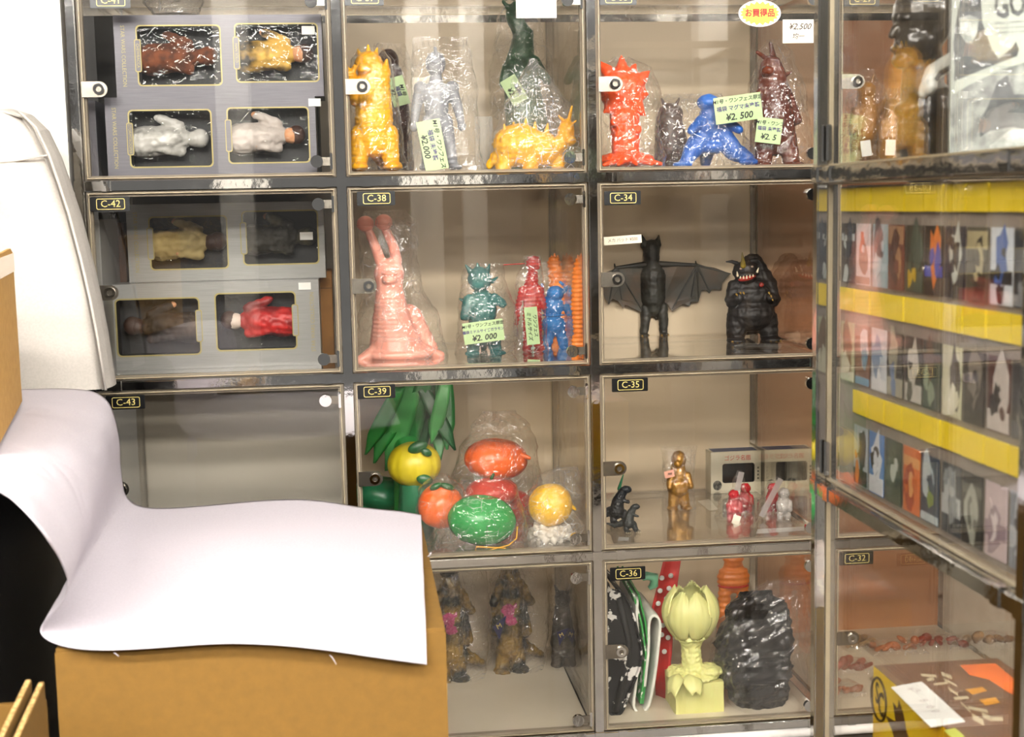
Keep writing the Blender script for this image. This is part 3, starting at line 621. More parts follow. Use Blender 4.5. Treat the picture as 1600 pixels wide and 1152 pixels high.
# ---------------------------------------------------------------- window boxes (lockers C-41 and C-42)
M_SILV = mat('silver_box_card', '605e64', .35, .35, '58565c', 200, stretch=(.1, 1, 6)); M_SILV2 = mat('pale_silver_box_card', '8e8d8a', .35, .3, '868582', 200, stretch=(.1, 1, 6))
M_LINER = mat('dark_box_liner', '0c0c0d', .5); M_TRIM = mat('gold_trim', '9c8e58', .4, .2)
def window_box(label, P, rect, wins, m, flip, title, figs, names, stick=None, depth=95, lettering=True):
    x0, y0, x1, y1 = rect
    t = thing('window_box', label, 'toy box', P, 'grey window boxes in the left lockers'); fr = Frame(t, P); s = fr.s
    v = lambda x, y: (fr.v(x, y).x, fr.v(x, y).z)
    X0, Zt = v(x0, y0); X1, _ = v(x1, y0); Zb = 0
    outer = [(X0, Zb), (X1, Zb), (X1, Zt), (X0, Zt)]; holes = []
    for a, b, c, d in wins:
        (wx0, wz1), (wx1, wz0) = v(a, b), v(c, d); holes.append(rrect(wx0, wz0, wx1, wz1, 6*s))
    obj('front_panel', holed(outer, holes, 0), m, t)
    D = depth*s
    obj('shell', boxes([((X0, .0002, Zb), (X0+.0008, D, Zt)), ((X1-.0008, .0002, Zb), (X1, D, Zt)), ((X0, .0002, Zt-.0008), (X1, D, Zt)), ((X0, .0002, Zb), (X1, D, Zb+.0008)), ((X0, D-.0008, Zb), (X1, D, Zt))]), m, t)
    for i, ((a, b, c, d), hole) in enumerate(zip(wins, holes)):
        (wx0, wz1), (wx1, wz0) = v(a, b), v(c, d); e = 2.2*s
        obj('gold_trim', ring_plate(rrect(wx0-e, wz0-e, wx1+e, wz1+e, 7*s), hole, -.0006, .0002), M_TRIM, t)
        obj('liner', boxes([((wx0-.002, .046, wz0-.002), (wx1+.002, .047, wz1+.002)), ((wx0-.003, .001, wz0-.003), (wx0-.002, .046, wz1+.003)), ((wx1+.002, .001, wz0-.003), (wx1+.003, .046, wz1+.003)), ((wx0-.002, .001, wz0-.003), (wx1+.002, .046, wz0-.002)), ((wx0-.002, .001, wz1+.002), (wx1+.002, .046, wz1+.003))]), M_LINER, t)
        obj('window_film', box((wx0-.001, .0012, wz0-.001), (wx1+.001, .0016, wz1+.001)), M_FILM, t)
        cxp = (c if flip else a); cz = (b+d)/2
        np_ = obj('name_plate', plate(rrect(v(cxp-4, 0)[0], v(0, cz+24)[1], v(cxp+4, 0)[0], v(0, cz-24)[1], 2.5*s), -.0012, .0001), m, t)
        obj('plate_trim', ring_plate(rrect(v(cxp-5, 0)[0], v(0, cz+25)[1], v(cxp+5, 0)[0], v(0, cz-25)[1], 3*s), rrect(v(cxp-3.6, 0)[0], v(0, cz+23.5)[1], v(cxp+3.6, 0)[0], v(0, cz-23.5)[1], 2.2*s), -.0014, .0001), M_TRIM, np_)
        if names[i]: text(names[i], 6.2*s, M_TRIM, np_, fr.v(cxp, cz, 0)+Vector((0, -.0016, 0)), rot=math.radians(-90 if flip else 90), xs=.95)
        # a plain posable figure lying on its side in each window
        body, head, limb = figs[i][:3]; k = -1 if flip else 1; mx_, my = (a+c)/2, (b+d)/2; w = -22
        fg = thing('boxed_figure', 'small %s figure lying in the %s window of %s' % (figs[i][3] if len(figs[i]) > 3 else 'plain', 'right' if i else 'left', label.split(' with ')[0].replace(' window box in', ' box,')), 'toy figure', P); ff = Frame(fg, P)
        hx = mx_+k*36
        solid('body', ff, [('c', mx_-k*46, my+4, w, mx_+k*2, my, w, 25, 21), ('c', mx_+k*2, my, w, mx_+k*18, my, w, 22, 14), ('c', mx_+k*12, my-19, w+4, mx_-k*18, my-32, w+6, 9, 7), ('c', mx_+k*12, my+19, w+4, mx_-k*16, my+16, w+12, 9, 7)], body, fg, 1.8, 3, bumps(1.8, 8))
        solid('head', ff, [('e', hx, my, w+2, 17, 14, 13)], head, fg, 1.6, 2, bumps(.6, 5))
        simple('hand', ff, [('e', mx_-k*21, my-33, w+6, 6, 5, 5), ('e', mx_-k*18, my+15, w+13, 6, 5, 5)], limb, fg)
        simple('hair', ff, [('e', hx+k*6, my-1, w+1, 14.5, 15, 15)], head if head in (fur, armh, drk) else hairb, fg)
    tx = (x1-11 if flip else x0+13)
    text(title, 8.6*s, M_TRIM, t, fr.v(tx, (y0+y1)/2, 0)+Vector((0, -.0004, 0)), rot=math.radians(-90 if flip else 90), xs=.92)
    if stick:
        for (a, b, c, d) in stick: obj('price_sticker', box((v(a, 0)[0], -.002, v(0, d)[1]), (v(c, 0)[0], -.0015, v(0, b)[1])), M_WHITE, t)
    return t, fr
fur = mat('brown_fur_figure', '6e3a1c', .8, 0, '4a2612', 60); skin = mat('painted_skin', 'c99066', .5); tan = mat('tan_jacket', 'c9a04a', .6, 0, '2a2620', 12, contrast=(.45, .55)); hairb = mat('brown_hair_figure', '3a2114', .6)
arm = mat('white_armour_figure', 'a8a6a0', .3, 0, '4a4a48', 30, contrast=(.5, .7)); armh = mat('white_helmet_figure', 'b4b2ac', .25); wht = mat('white_robe_figure', 'b4aaa2', .6); robe = mat('beige_robe_figure', 'b5a06a', .7, 0, '8d7a4c', 20); drk = mat('dark_robe_figure', '2e2a20', .6, 0, '6a6244', 25, contrast=(.5, .7)); drk2 = mat('black_robe_figure', '1c140e', .7, 0, '3a2a1a', 20); red = mat('red_robe_figure', 'b01a16', .5, 0, '6f0d0c', 25); face = mat('white_face_figure', 'dcc9b8', .5)
P = spot(330, 0, Y=.035); T41 = 'STAR WARS COLLECTION'
LB1, _f = window_box('lower grey window box in locker C-41 with white figures', P, (174, 153, 495, 277), [(210, 174, 333, 259), (360, 172, 483, 255)], M_SILV, False, T41, [(arm, armh, armh, 'white armoured'), (wht, skin, skin, 'white robed')], ['STORMTROOPER', None], [(485, 158, 504, 170)])
zt = P.z+(_f.y0-153)*_f.s+.0006
P2 = at(345, 150, 1, .06); P2.z = zt
window_box('upper grey window box in locker C-41 with brown and tan figures', P2, (187, 26, 505, 150), [(222, 43, 347, 132), (372, 41, 497, 128)], M_SILV, False, T41, [(fur, fur, fur, 'brown furry'), (tan, skin, skin, 'tan jacketed')], ['CHEWBACCA', 'HAN SOLO'], [(474, 44, 494, 57)])
P3 = spot(350, 1, y=574)
LB2, _f = window_box('lower silver window box in locker C-42 with dark and red figures', P3, (183, 441, 501, 573), [(191, 465, 315, 551), (342, 460, 463, 547)], M_SILV2, True, T41, [(drk2, hairb, skin, 'black robed'), (red, face, red, 'red robed')], [None, None], [(470, 445, 489, 456)])
zt = P3.z+(_f.y0-441)*_f.s+.0006
P4 = at(355, 434, 1, P3.y+.05); P4.z = zt
window_box('upper silver window box in locker C-42 with beige and dark figures', P4, (206, 318, 508, 434), [(241, 339, 357, 418), (383, 333, 497, 414)], M_SILV2, False, T41, [(robe, hairb, skin, 'beige robed'), (drk, drk, skin, 'dark robed')], [None, None], [(470, 366, 490, 378)])
# plain box ends beside them
def carton(name, label, P, rect, m, depth, cat='box', trim=None):
    t = thing(name, label, cat, P); fr = Frame(t, P); x0, y0, x1 = rect; a = fr.v(x0, y0); b = fr.v(x1, y0)
    obj('body', box((a.x, 0, 0), (b.x, depth, a.z), .001), m, t)
    if trim: obj('edge_print', box((a.x+.003, -.0004, .004), (a.x+.005, .0002, a.z-.01)), trim, t)
    else: obj('lid_line', box((a.x, -.0003, a.z*.8), (b.x, .0002, a.z*.8+.0008)), M_LINER, t)
    return t
carton('box_end', 'narrow grey box end at the left of locker C-41', spot(143, 0, Y=.06), (136, 159, 155), M_SILV, .2, trim=M_TRIM)
carton('box_end', 'narrow grey box end at the left of locker C-42', spot(152, 1, Y=.07), (147, 345, 168), M_SILV2, .2, trim=M_TRIM)
carton('brown_carton', 'dark brown carton behind the boxes in locker C-42', spot(180, 1, Y=.24), (150, 350, 205), mat('dark_brown_card', '4a3020', .7), .12)
carton('tan_carton', 'tan carton standing behind the boxes in locker C-42', spot(470, 1, Y=.27), (410, 425, 522), mat('tan_card', 'a8763a', .7), .10)
carton('black_carton', 'large black carton behind the boxes in locker C-41', spot(320, 0, Y=.28), (165, 30, 500), mat('black_card', '17140f', .5), .12)
carton('black_carton', 'large black carton behind the boxes in locker C-42', spot(320, 1, Y=.36), (170, 330, 500), mat('black_card', '17140f'), .06)
P = P2.copy(); P.z = at(280, 26, 1, P2.y).z+.001; P.y += .03
bag('crumpled clear bag on top of the boxes in locker C-41', P, [(-30, 215, 330, .6), (0, 225, 320, .9), (24, 240, 312, 1)], 40, M_BAGM, 6)

# ---------------------------------------------------------------- locker C-37
def vin(name, col, c2=None, **k): return mat(name, col, k.pop('rough', .33), 0, c2 or col, k.pop('nscale', 12), **k)
YEL = vin('yellow_vinyl', 'f0b210', 'e8a40c', sss=.2)
P = spot(587, 0, Y=.07)
t, fr = toy('vinyl_monster', 'yellow unpainted vinyl monster standing with raised claws in locker C-37', P)
solid('body', fr, [('c', 588, 120, 0, 587, 190, 2, 25, 30), ('c', 587, 190, 2, 588, 222, 2, 30, 26), ('e', 582, 104, 4, 22, 20, 20), ('e', 575, 112, 20, 11, 12, 9), ('c', 602, 160, 6, 605, 116, 14, 9, 10), ('c', 560, 160, 6, 553, 122, 14, 9, 10), ('c', 600, 110, 16, 597, 104, 18, 5, 3), ('c', 608, 110, 16, 609, 100, 18, 5, 3), ('c', 550, 116, 16, 546, 107, 18, 5, 3), ('c', 557, 116, 16, 560, 108, 18, 5, 3), ('c', 566, 212, 4, 562, 252, 6, 17, 13), ('c', 608, 212, 4, 612, 252, 6, 17, 13), ('e', 561, 261, 14, 15, 22, 8), ('e', 614, 261, 14, 15, 22, 8), ('c', 590, 225, -20, 600, 255, -55, 22, 8)], YEL, t, 1.5, 3, rings(.28, 7, 1.2))
simple('back_spike', fr, [('c', 592, 92, -12, 596, 78, -16, 6, 1.5), ('c', 570, 92, -10, 566, 80, -14, 5, 1.5), ('c', 582, 88, -8, 582, 74, -10, 5, 1.5)], YEL, t)
bag('clear plastic bag round the yellow monster with raised claws', P, [(78, 566, 606, .3), (100, 553, 618, .8), (170, 545, 628, 1), (240, 544, 634, 1), (267, 540, 640, .9)], 44, None, 3.5)
SIL = vin('silver_vinyl', '8f9196', '85878d', rough=.4)
P = spot(687, 0, Y=.10)
t, fr = toy('vinyl_hero', 'silver grey vinyl humanoid standing upright in locker C-37', P)
solid('body', fr, [('e', 685, 103, 2, 16, 16, 19), ('c', 685, 118, 0, 685, 132, 0, 9, 11), ('e', 685, 150, 0, 26, 17, 20), ('c', 685, 165, 0, 685, 185, 0, 19, 17), ('e', 661, 140, 0, 11, 11, 11), ('e', 710, 140, 0, 11, 11, 11), ('c', 710, 142, 0, 718, 170, 0, 9, 8), ('c', 718, 170, 0, 722, 192, 4, 8, 6), ('e', 723, 199, 6, 7, 7, 8), ('c', 660, 142, 0, 653, 170, 0, 9, 8), ('c', 653, 170, 0, 650, 192, 4, 8, 6), ('e', 649, 199, 6, 7, 7, 8), ('c', 676, 192, 0, 671, 225, 2, 14, 11), ('c', 671, 225, 2, 668, 256, 0, 11, 9), ('c', 696, 192, 0, 702, 225, 2, 14, 11), ('c', 702, 225, 2, 707, 256, 0, 11, 9), ('e', 666, 262, 8, 11, 18, 6), ('e', 711, 262, 8, 11, 18, 6)], SIL, t, 1.4, 2, rings(.5, 7, 0, 8, 40))
simple('belt', fr, [('e', 685, 174, 0, 19.5, 18, 2.2), ('e', 685, 168, 0, 19.5, 18, 1.6)], vin('grey_band', '8d8f96'), t)
simple('brow_ridge', fr, [('c', 674, 100, 14, 684, 103, 19, 2.2, 2), ('c', 697, 100, 14, 686, 103, 19, 2.2, 2), ('c', 685, 80, 4, 685, 92, 14, 3, 2)], SIL, t)
bg, fb = bag('clear plastic bag round the silver humanoid', P, [(62, 650, 735, .15), (90, 648, 742, .6), (150, 645, 750, .9), (230, 636, 752, 1), (267, 634, 760, 1)], 34, None, 4)
sticker(fb, 675, 229, 37, 76, 36, [('M1号・ワンフェス', -10, 9, M_INK), ('福袋 未塗装', 0, 9, M_INKP), ('¥2.000', 11, 13, M_INK)], rot=80)
t = tag(obj('header_card', box((-.026, -.0005, 0), (.026, .0005, .17)), M_CREAM), 'tall cream card standing behind the silver humanoid', 'card'); t.location = spot(672, 0, Y=.165)
P = spot(618, 0, Y=.26)
t, fr = toy('vinyl_monster', 'dark brown vinyl monster at the back between yellow and silver toys', P)
BRN = vin('brown_vinyl', '43241a', '36190f')
solid('body', fr, [('e', 612, 100, 0, 17, 16, 20), ('c', 614, 120, 0, 618, 200, 0, 20, 30), ('c', 606, 215, 0, 602, 262, 0, 14, 12), ('c', 632, 215, 0, 636, 262, 0, 14, 12), ('c', 596, 140, 4, 590, 170, 12, 8, 6)], BRN, t, 2, 3, scales(1.5, 9))
bg, fb = bag('clear plastic bag round the dark brown monster at the back', P, [(72, 590, 640, .3), (110, 585, 650, .8), (200, 580, 660, 1), (265, 580, 665, 1)], 34, None, 4)
sticker(fb, 625, 148, 36, 44, 26, [('M1号', -7, 8, M_INK), ('福袋', 0, 8, M_INKP), ('¥2.', 8, 9, M_INK)], rot=75)
GRN = vin('green_vinyl', '2f5a3a', '274c30')
P = spot(828, 0, Y=.30)
t, fr = toy('vinyl_monster', 'green vinyl monster in a tall bag at the back of locker C-37', P)
solid('body', fr, [('c', 806, 30, 0, 822, 60, 0, 12, 15), ('e', 815, 22, 6, 15, 16, 15), ('c', 822, 60, 0, 815, 110, 0, 16, 24), ('c', 815, 110, 0, 825, 200, 0, 26, 34), ('c', 838, 100, 6, 856, 130, 12, 9, 7), ('c', 795, 110, 6, 788, 135, 12, 9, 7), ('c', 812, 210, 0, 808, 258, 0, 16, 14), ('c', 842, 210, 0, 848, 258, 0, 16, 14), ('c', 800, 20, 4, 790, 8, 4, 5, 2)], GRN, t, 2, 3, scales(1.8, 9))
bg, fb = bag('tall clear plastic bag round the green monster', P, [(-10, 800, 815, .2), (40, 780, 850, .6), (120, 765, 870, .9), (200, 765, 880, 1), (265, 765, 885, 1)], 40, None, 5)
sticker(fb, 802, 146, 34, 42, 26, [('福袋', -6, 8, M_INKP), ('¥2.', 6, 11, M_INK)], rot=60)
P = spot(832, 0, Y=.08)
t, fr = toy('vinyl_monster', 'yellow vinyl monster on all fours with a horn in locker C-37', P)
solid('body', fr, [('e', 812, 228, 0, 42, 34, 34), ('e', 845, 235, 4, 32, 30, 28), ('c', 862, 235, 10, 884, 220, 14, 14, 13), ('e', 884, 208, 14, 13, 14, 20, 10), ('e', 888, 222, 22, 10, 12, 9), ('c', 790, 250, 10, 784, 264, 14, 13, 12), ('c', 828, 250, 16, 826, 264, 20, 13, 12), ('c', 870, 248, 6, 872, 264, 10, 11, 11), ('c', 782, 240, -4, 765, 258, -4, 12, 6)], YEL, t, 1.5, 2, scales(3.2, 8))
simple('horn', fr, [('c', 888, 192, 16, 893, 170, 18, 3.5, 1.4), ('c', 880, 192, 16, 873, 184, 16, 3, 1.5), ('c', 892, 198, 18, 899, 192, 20, 2.5, 1)], YEL, t)
simple('back_spike', fr, [('c', 790+i*16, 202-abs(2-i)*-4, (-1)**i*8, 788+i*17, 188-abs(2-i)*-4, (-1)**i*10, 5, 1.5) for i in range(5)], YEL, t)
bag('stiff clear plastic bag peaked over the crouching yellow monster', P, [(96, 828, 842, .1), (130, 812, 868, .35), (175, 785, 898, .7), (220, 768, 912, 1), (267, 765, 914, 1)], 46, M_BAGM, 4.5)
t = tag(obj('plastic_strip', box((-.015, -.008, 0), (.015, .008, .105)), clear('strip_plastic', (.95, .95, .93), haze=.2)), 'upright clear plastic block behind the silver humanoid', 'packaging'); t.location = spot(757, 0, Y=.2)
P = at(838, 14, 1, -.0068)
t = thing('notice_card', 'blank white card stuck high on the door of locker C-37', 'card', P); obj('paper', box((-.032, -.0004, -.014), (.032, .0004, .026)), M_WHITE, t); obj('tape', box((-.008, -.0008, .020), (.008, -.0003, .030)), M_FILM, t)

# ---------------------------------------------------------------- locker C-33
ORA = vin('orange_vinyl', 'f2581a', 'e84c12', sss=.2)
P = spot(978, 0, Y=.07)
t, fr = toy('vinyl_plant_monster', 'bright orange vinyl monster with flame shaped leaves in locker C-33', P)
solid('body', fr, [('c', 976, 150, 0, 978, 235, 0, 24, 22), ('e', 978, 250, 0, 46, 34, 12), ('e', 974, 145, 4, 36, 24, 36)] + [('c', 975+(x-975)*.35, 150+(y-150)*.35, 6, x, y, w, 21, 2) for x, y, w in ((938, 100, 6), (972, 92, 4), (1014, 116, 8), (1012, 150, 10), (930, 135, 10), (1006, 182, 12), (942, 178, 14), (995, 104, -4), (958, 112, 14))] + [('e', 975+18*math.cos(a), 205+14*math.sin(a*1.7), 18, 7, 6, 7) for a in range(6)], ORA, t, 1.5, 2, bumps(1.5, 6))
simple('petal', fr, [('c', 978, 246, 16, x, 258, w, 9, 3) for x, w in ((938, 30), (958, 44), (985, 46), (1010, 40), (1028, 26))], ORA, t)
bag('clear plastic bag round the orange flame monster', P, [(92, 960, 985, .2), (110, 938, 1022, .5), (150, 930, 1036, .8), (200, 934, 1030, 1), (262, 930, 1042, 1)], 44, None, 5)
BLU = vin('blue_vinyl', '1f5fb4', '184f9c', sss=.1)
P = spot(1118, 0, Y=.09)
t, fr = toy('vinyl_monster', 'blue vinyl monster with wide spread legs in locker C-33', P)
solid('body', fr, [('e', 1110, 200, 0, 26, 22, 24), ('c', 1112, 180, 0, 1112, 165, 4, 20, 14), ('e', 1104, 162, 6, 17, 16, 13), ('c', 1098, 212, 0, 1080, 235, 8, 17, 15), ('c', 1080, 235, 8, 1068, 252, 12, 14, 10), ('c', 1126, 212, 0, 1146, 238, 6, 18, 15), ('c', 1146, 238, 6, 1166, 248, 10, 15, 11), ('e', 1062, 257, 14, 16, 14, 5), ('e', 1168, 255, 14, 16, 14, 6), ('c', 1094, 190, 6, 1075, 205, 20, 9, 7), ('c', 1130, 190, 6, 1150, 205, 20, 9, 7), ('c', 1110, 215, -10, 1112, 255, -40, 18, 8), ('e', 1112, 230, 0, 24, 18, 12)], BLU, t, 1.5, 3, bumps(1, 9))
bg, fb = bag('clear plastic bag round the blue monster', P, [(148, 1035, 1130, .2), (165, 1025, 1140, .5), (200, 1022, 1160, .9), (245, 1022, 1180, 1), (262, 1018, 1186, 1)], 42, None, 4.5)
sticker(fb, 1143, 174, 40, 74, 40, [('M1号・ワンフェス限定', -13, 7.6, M_INK), ('福袋 マグマ未塗装', -1.5, 8.2, M_INKP), ('¥2. 500', 12, 14, M_INK)], rot=-7)
P = spot(1050, 0, Y=.25)
t, fr = toy('vinyl_monster', 'dull grey-brown monster behind the blue toy in locker C-33', P)
solid('body', fr, [('e', 1048, 180, 0, 20, 18, 18), ('c', 1046, 195, 0, 1050, 235, 0, 22, 28), ('c', 1036, 245, 0, 1032, 264, 0, 12, 12), ('c', 1062, 245, 0, 1066, 264, 0, 12, 12)], vin('grey_brown_vinyl', '5a4a42', '4a3a34'), t, 2, 3, scales(1.5, 8))
simple('horn', fr, [('c', 1040, 168, 0, 1034, 156, 0, 4, 1.5), ('c', 1056, 168, 0, 1062, 156, 0, 4, 1.5)], MATS['grey_brown_vinyl'], t)
RBR = vin('red_brown_vinyl', '4e2014', '66301c', rough=.25)
P = spot(1212, 0, Y=.08)
t, fr = toy('vinyl_monster', 'glossy red-brown horned monster in locker C-33', P)
solid('body', fr, [('e', 1203, 108, 4, 17, 17, 18), ('e', 1194, 116, 16, 11, 13, 9), ('c', 1205, 120, 0, 1210, 190, 0, 22, 32), ('c', 1210, 190, 0, 1212, 215, 0, 32, 30), ('c', 1194, 215, 4, 1190, 252, 8, 16, 13), ('c', 1228, 215, 4, 1234, 252, 8, 16, 13), ('e', 1188, 259, 14, 15, 20, 6), ('e', 1238, 259, 14, 15, 20, 6), ('c', 1228, 150, 2, 1244, 190, 8, 10, 7), ('c', 1186, 150, 6, 1180, 185, 14, 9, 7), ('c', 1225, 130, -10, 1248, 170, -14, 8, 5)], RBR, t, 1.6, 2, scales(2, 8))
simple('horn', fr, [('c', 1196, 96, 6, 1180, 86, 8, 4.5, 2.8), ('c', 1206, 92, 4, 1202, 72, 4, 5, 2.6), ('c', 1222, 122, 0, 1236, 116, 0, 5, 2)], RBR, t)
bg, fb = bag('clear plastic bag round the red-brown horned monster', P, [(66, 1196, 1222, .2), (90, 1182, 1240, .5), (150, 1168, 1260, .9), (220, 1160, 1266, 1), (262, 1158, 1268, 1)], 42, None, 4.5)
sticker(fb, 1188, 207, 42, 40, 38, [('M1号・ワンフ', -11, 7, M_INK), ('福袋 未塗装', -2, 7, M_INKP), ('¥2. 5', 10, 12, M_INK)], rot=7)
# stickers on the door
P = at(1187, 21, 1, -.0070)
t = thing('bargain_sticker', 'oval yellow and white sticker with red lettering on the door', 'sticker', P); s = scale_at(P)
obj('oval', plate([(34*s*math.cos(a), 20.5*s*math.sin(a)) for a in [2*math.pi*k/40 for k in range(40)]], -.0004, .0004), M_WHITE, t)
obj('yellow_burst', plate([((32 if k % 2 else 28)*s*math.cos(math.pi*k/20), (18.5 if k % 2 else 14.5)*s*math.sin(math.pi*k/20)) for k in range(40)], -.0007, -.0003), mat('yellow_sticker', 'cfb918', .4), t)
text('お買得品', 13.2*s, mat('deep_red_ink', 'a01208', .6), t, (0, -.0010, 0), xs=.92, bold=.03)
P = at(1247, 49, 1, -.0070)
t = thing('handwritten_card', 'small white card with handwritten price beside the oval sticker', 'card', P); obj('paper', box((-25*s, -.0003, -18*s), (25*s, .0003, 18*s)), M_CREAM, t)
text('¥2,500', 13*s, mat('dark_brown_ink', '3c2818', .7), t, (2*s, -.0008, 7*s), shear=.35, bold=.012); text('均一', 10*s, mat('dark_brown_ink', '3c2818'), t, (0, -.0008, -8*s), shear=.2, bold=.012)

# ---------------------------------------------------------------- locker C-38
PNK = vin('pink_vinyl', 'f8ae9a', 'f4a490', sss=.25)
P = spot(626, 1, y=562)
t, fr = toy('vinyl_slug_monster', 'large pink slug monster with two eye stalks in locker C-38', P)
def slug(co, no, s):
    z = co.z/s; x = co.x/s
    k = max(0, min(1, (z-28)/10))*max(0, min(1, (105-z)/8))*max(0, min(1, (10-x)/12))
    d, _ = noise.voronoi(co/(7*s))
    q = max(0, min(1, (x-14)/12))*max(0, min(1, (90-z)/10))*max(0, min(1, (z-14)/10))
    return .45*s*k*math.sin(z*2*math.pi/6.5) + 2.6*s*q*(.5-d[0])
solid('body', fr, [('e', 624, 552, 4, 58, 44, 17), ('c', 612, 455, 4, 614, 500, 4, 22, 30), ('c', 614, 500, 4, 620, 540, 0, 31, 44), ('e', 612, 428, 4, 24, 22, 22), ('c', 612, 425, 4, 612, 455, 4, 22, 21), ('c', 640, 500, -14, 672, 548, -10, 24, 14), ('e', 612, 436, 25, 12, 8, 7), ('e', 612, 426, 25, 13, 8, 3), ('c', 600, 410, 6, 594, 390, 8, 9, 8), ('c', 594, 390, 8, 583, 362, 10, 8, 7), ('c', 624, 408, 4, 620, 385, 6, 9, 8), ('c', 620, 385, 6, 609, 360, 8, 8, 7), ('c', 585, 550, 16, 564, 558, 24, 14, 8), ('c', 660, 550, 10, 688, 556, 12, 14, 7)], PNK, t, 1.5, 12, slug)
for x, y in ((578, 350), (606, 348)):
    e = simple('eye', fr, [('e', x, y, 11, 13.5, 13, 12.5)], PNK, t); simple('eyelid', fr, [('e', x-1, y-4, 13, 8, 10, 7), ('e', x, y+4, 11, 14.3, 13.8, 2.5)], PNK, e)
bag('clear plastic bag draped round the pink slug monster', P, [(330, 575, 640, .2), (350, 562, 660, .5), (400, 566, 658, .6), (450, 570, 665, .75), (500, 560, 690, .95), (562, 556, 702, 1)], 46, None, 3.5)
t = tag(obj('white_slip', mesh('slip', [tuple(at(x, y, 2, shelf_z(1)-.0035)-at(612, 569, 2, shelf_z(1))) for x, y in ((574, 573), (655, 569), (650, 566), (571, 569))], [(0, 1, 2, 3)]), M_WHITE), 'white paper slip lying in front of the pink slug monster', 'paper slip'); t.location = at(612, 569, 2, shelf_z(1)); md = t.modifiers.new('thick', 'SOLIDIFY'); md.thickness = .0005
TEA = vin('teal_vinyl', '2f6b66', '275a58', rough=.25)
P = spot(757, 1, y=555)
t, fr = toy('vinyl_monster', 'dark teal spiky monster with price sticker in locker C-38', P)
solid('body', fr, [('e', 754, 485, 0, 24, 22, 34), ('e', 752, 436, 4, 19, 18, 20), ('e', 748, 444, 18, 12, 10, 9), ('c', 734, 468, 4, 727, 492, 12, 9, 8), ('c', 774, 466, 4, 785, 474, 14, 8, 7), ('c', 744, 515, 2, 739, 545, 4, 12, 10), ('c', 768, 515, 2, 774, 545, 4, 12, 10), ('e', 737, 551, 10, 12, 16, 5), ('e', 777, 551, 10, 13, 16, 5), ('c', 756, 520, -10, 760, 548, -40, 14, 5)], TEA, t, 1.3, 2, scales(2.4, 7))
simple('head_spike', fr, [('c', 738, 424, 0, 731, 414, 0, 5, 1.2), ('c', 750, 420, 0, 749, 412, 0, 5, 1.5), ('c', 764, 424, 0, 768, 414, 0, 5, 1.2), ('c', 772, 440, 0, 780, 434, 0, 4, 1.2), ('c', 728, 470, 0, 720, 466, 0, 4, 1.2)], TEA, t)
bg, fb = bag('clear plastic bag round the dark teal monster', P, [(412, 728, 790, .3), (430, 722, 792, .7), (490, 716, 808, 1), (530, 714, 812, 1), (555, 710, 800, 1)], 36, None, 3.5)
sticker(fb, 753, 515, 36, 62, 33, [('M1号・ワンフェス限定', -10.5, 6.3, M_INK), ('福袋ミドルサイズガラモン', -1.5, 5.4, M_INKP), ('¥2. 000', 9, 12.5, M_INK)], rot=-6)
REDV = vin('red_vinyl', 'c8241c', 'b81c16', rough=.25)
P = spot(832, 1, Y=.26)
t, fr = toy('vinyl_figure', 'slim red vinyl figure with ridged arm in locker C-38', P)
solid('body', fr, [('e', 836, 412, 0, 12, 11, 13), ('c', 835, 422, 0, 832, 445, 0, 8, 11), ('e', 832, 462, 0, 16, 12, 20), ('c', 818, 452, 2, 810, 478, 6, 6, 5), ('c', 810, 478, 6, 807, 505, 8, 5, 3), ('c', 845, 452, 2, 850, 480, 6, 6, 5), ('c', 827, 480, 0, 824, fr.y0-6, 0, 9, 7), ('c', 838, 480, 0, 842, fr.y0-6, 0, 9, 7), ('e', 822, fr.y0-4, 6, 8, 12, 4), ('e', 844, fr.y0-4, 6, 8, 12, 4)], REDV, t, 1.2, 2, rings(.9, 6, .6))
simple('blade', fr, [('c', 790, 413, 2, 822, 412, 2, .8, .8)], REDV, t)
BL2 = vin('bright_blue_vinyl', '2478bf', '1d68aa', rough=.25)
P = spot(866, 1, y=546)
t, fr = toy('vinyl_figure', 'small bright blue figure with curved horns in locker C-38', P)
solid('body', fr, [('e', 866, 478, 0, 19, 16, 20), ('e', 868, 458, 6, 14, 13, 12), ('c', 850, 470, 4, 843, 462, 8, 6, 5), ('c', 843, 462, 8, 848, 444, 10, 4.5, 2.5), ('c', 880, 458, 4, 886, 450, 6, 4.5, 3.5), ('c', 886, 450, 6, 876, 441, 8, 3.5, 2), ('e', 866, 508, 0, 20, 17, 18), ('c', 858, 520, 2, 854, 538, 4, 9, 8), ('c', 876, 520, 2, 880, 538, 4, 9, 8), ('e', 852, 542, 8, 9, 12, 4), ('e', 881, 542, 8, 9, 12, 4), ('c', 884, 476, 4, 888, 490, 10, 6, 5)], BL2, t, 1.2, 2, bumps(1.2, 5))
simple('belt', fr, [('e', 866, 492, 0, 19, 16.5, 2.4)], BL2, t)
bg, fb = bag('clear plastic bag with crinkled foot round the blue figure', P, [(408, 842, 895, .2), (440, 838, 902, .6), (500, 836, 905, .9), (530, 832, 912, 1), (555, 828, 914, 1)], 30, M_BAG, 5)
bg2, fb2 = bag('narrow clear bag round the slim red figure', spot(832, 1, Y=.22), [(400, 820, 848, .3), (440, 806, 852, .8), (520, 802, 856, 1), (549, 802, 858, 1)], 20, None, 3)
sticker(fb2, 829, 507, 24, 58, 20, [('ワンフェス', -5, 7, M_INK), ('ミドルサイズ', 4, 7.4, M_INK)], rot=86)
OR2 = vin('pale_orange_vinyl', 'ee8a3c', 'e47e30', sss=.15)
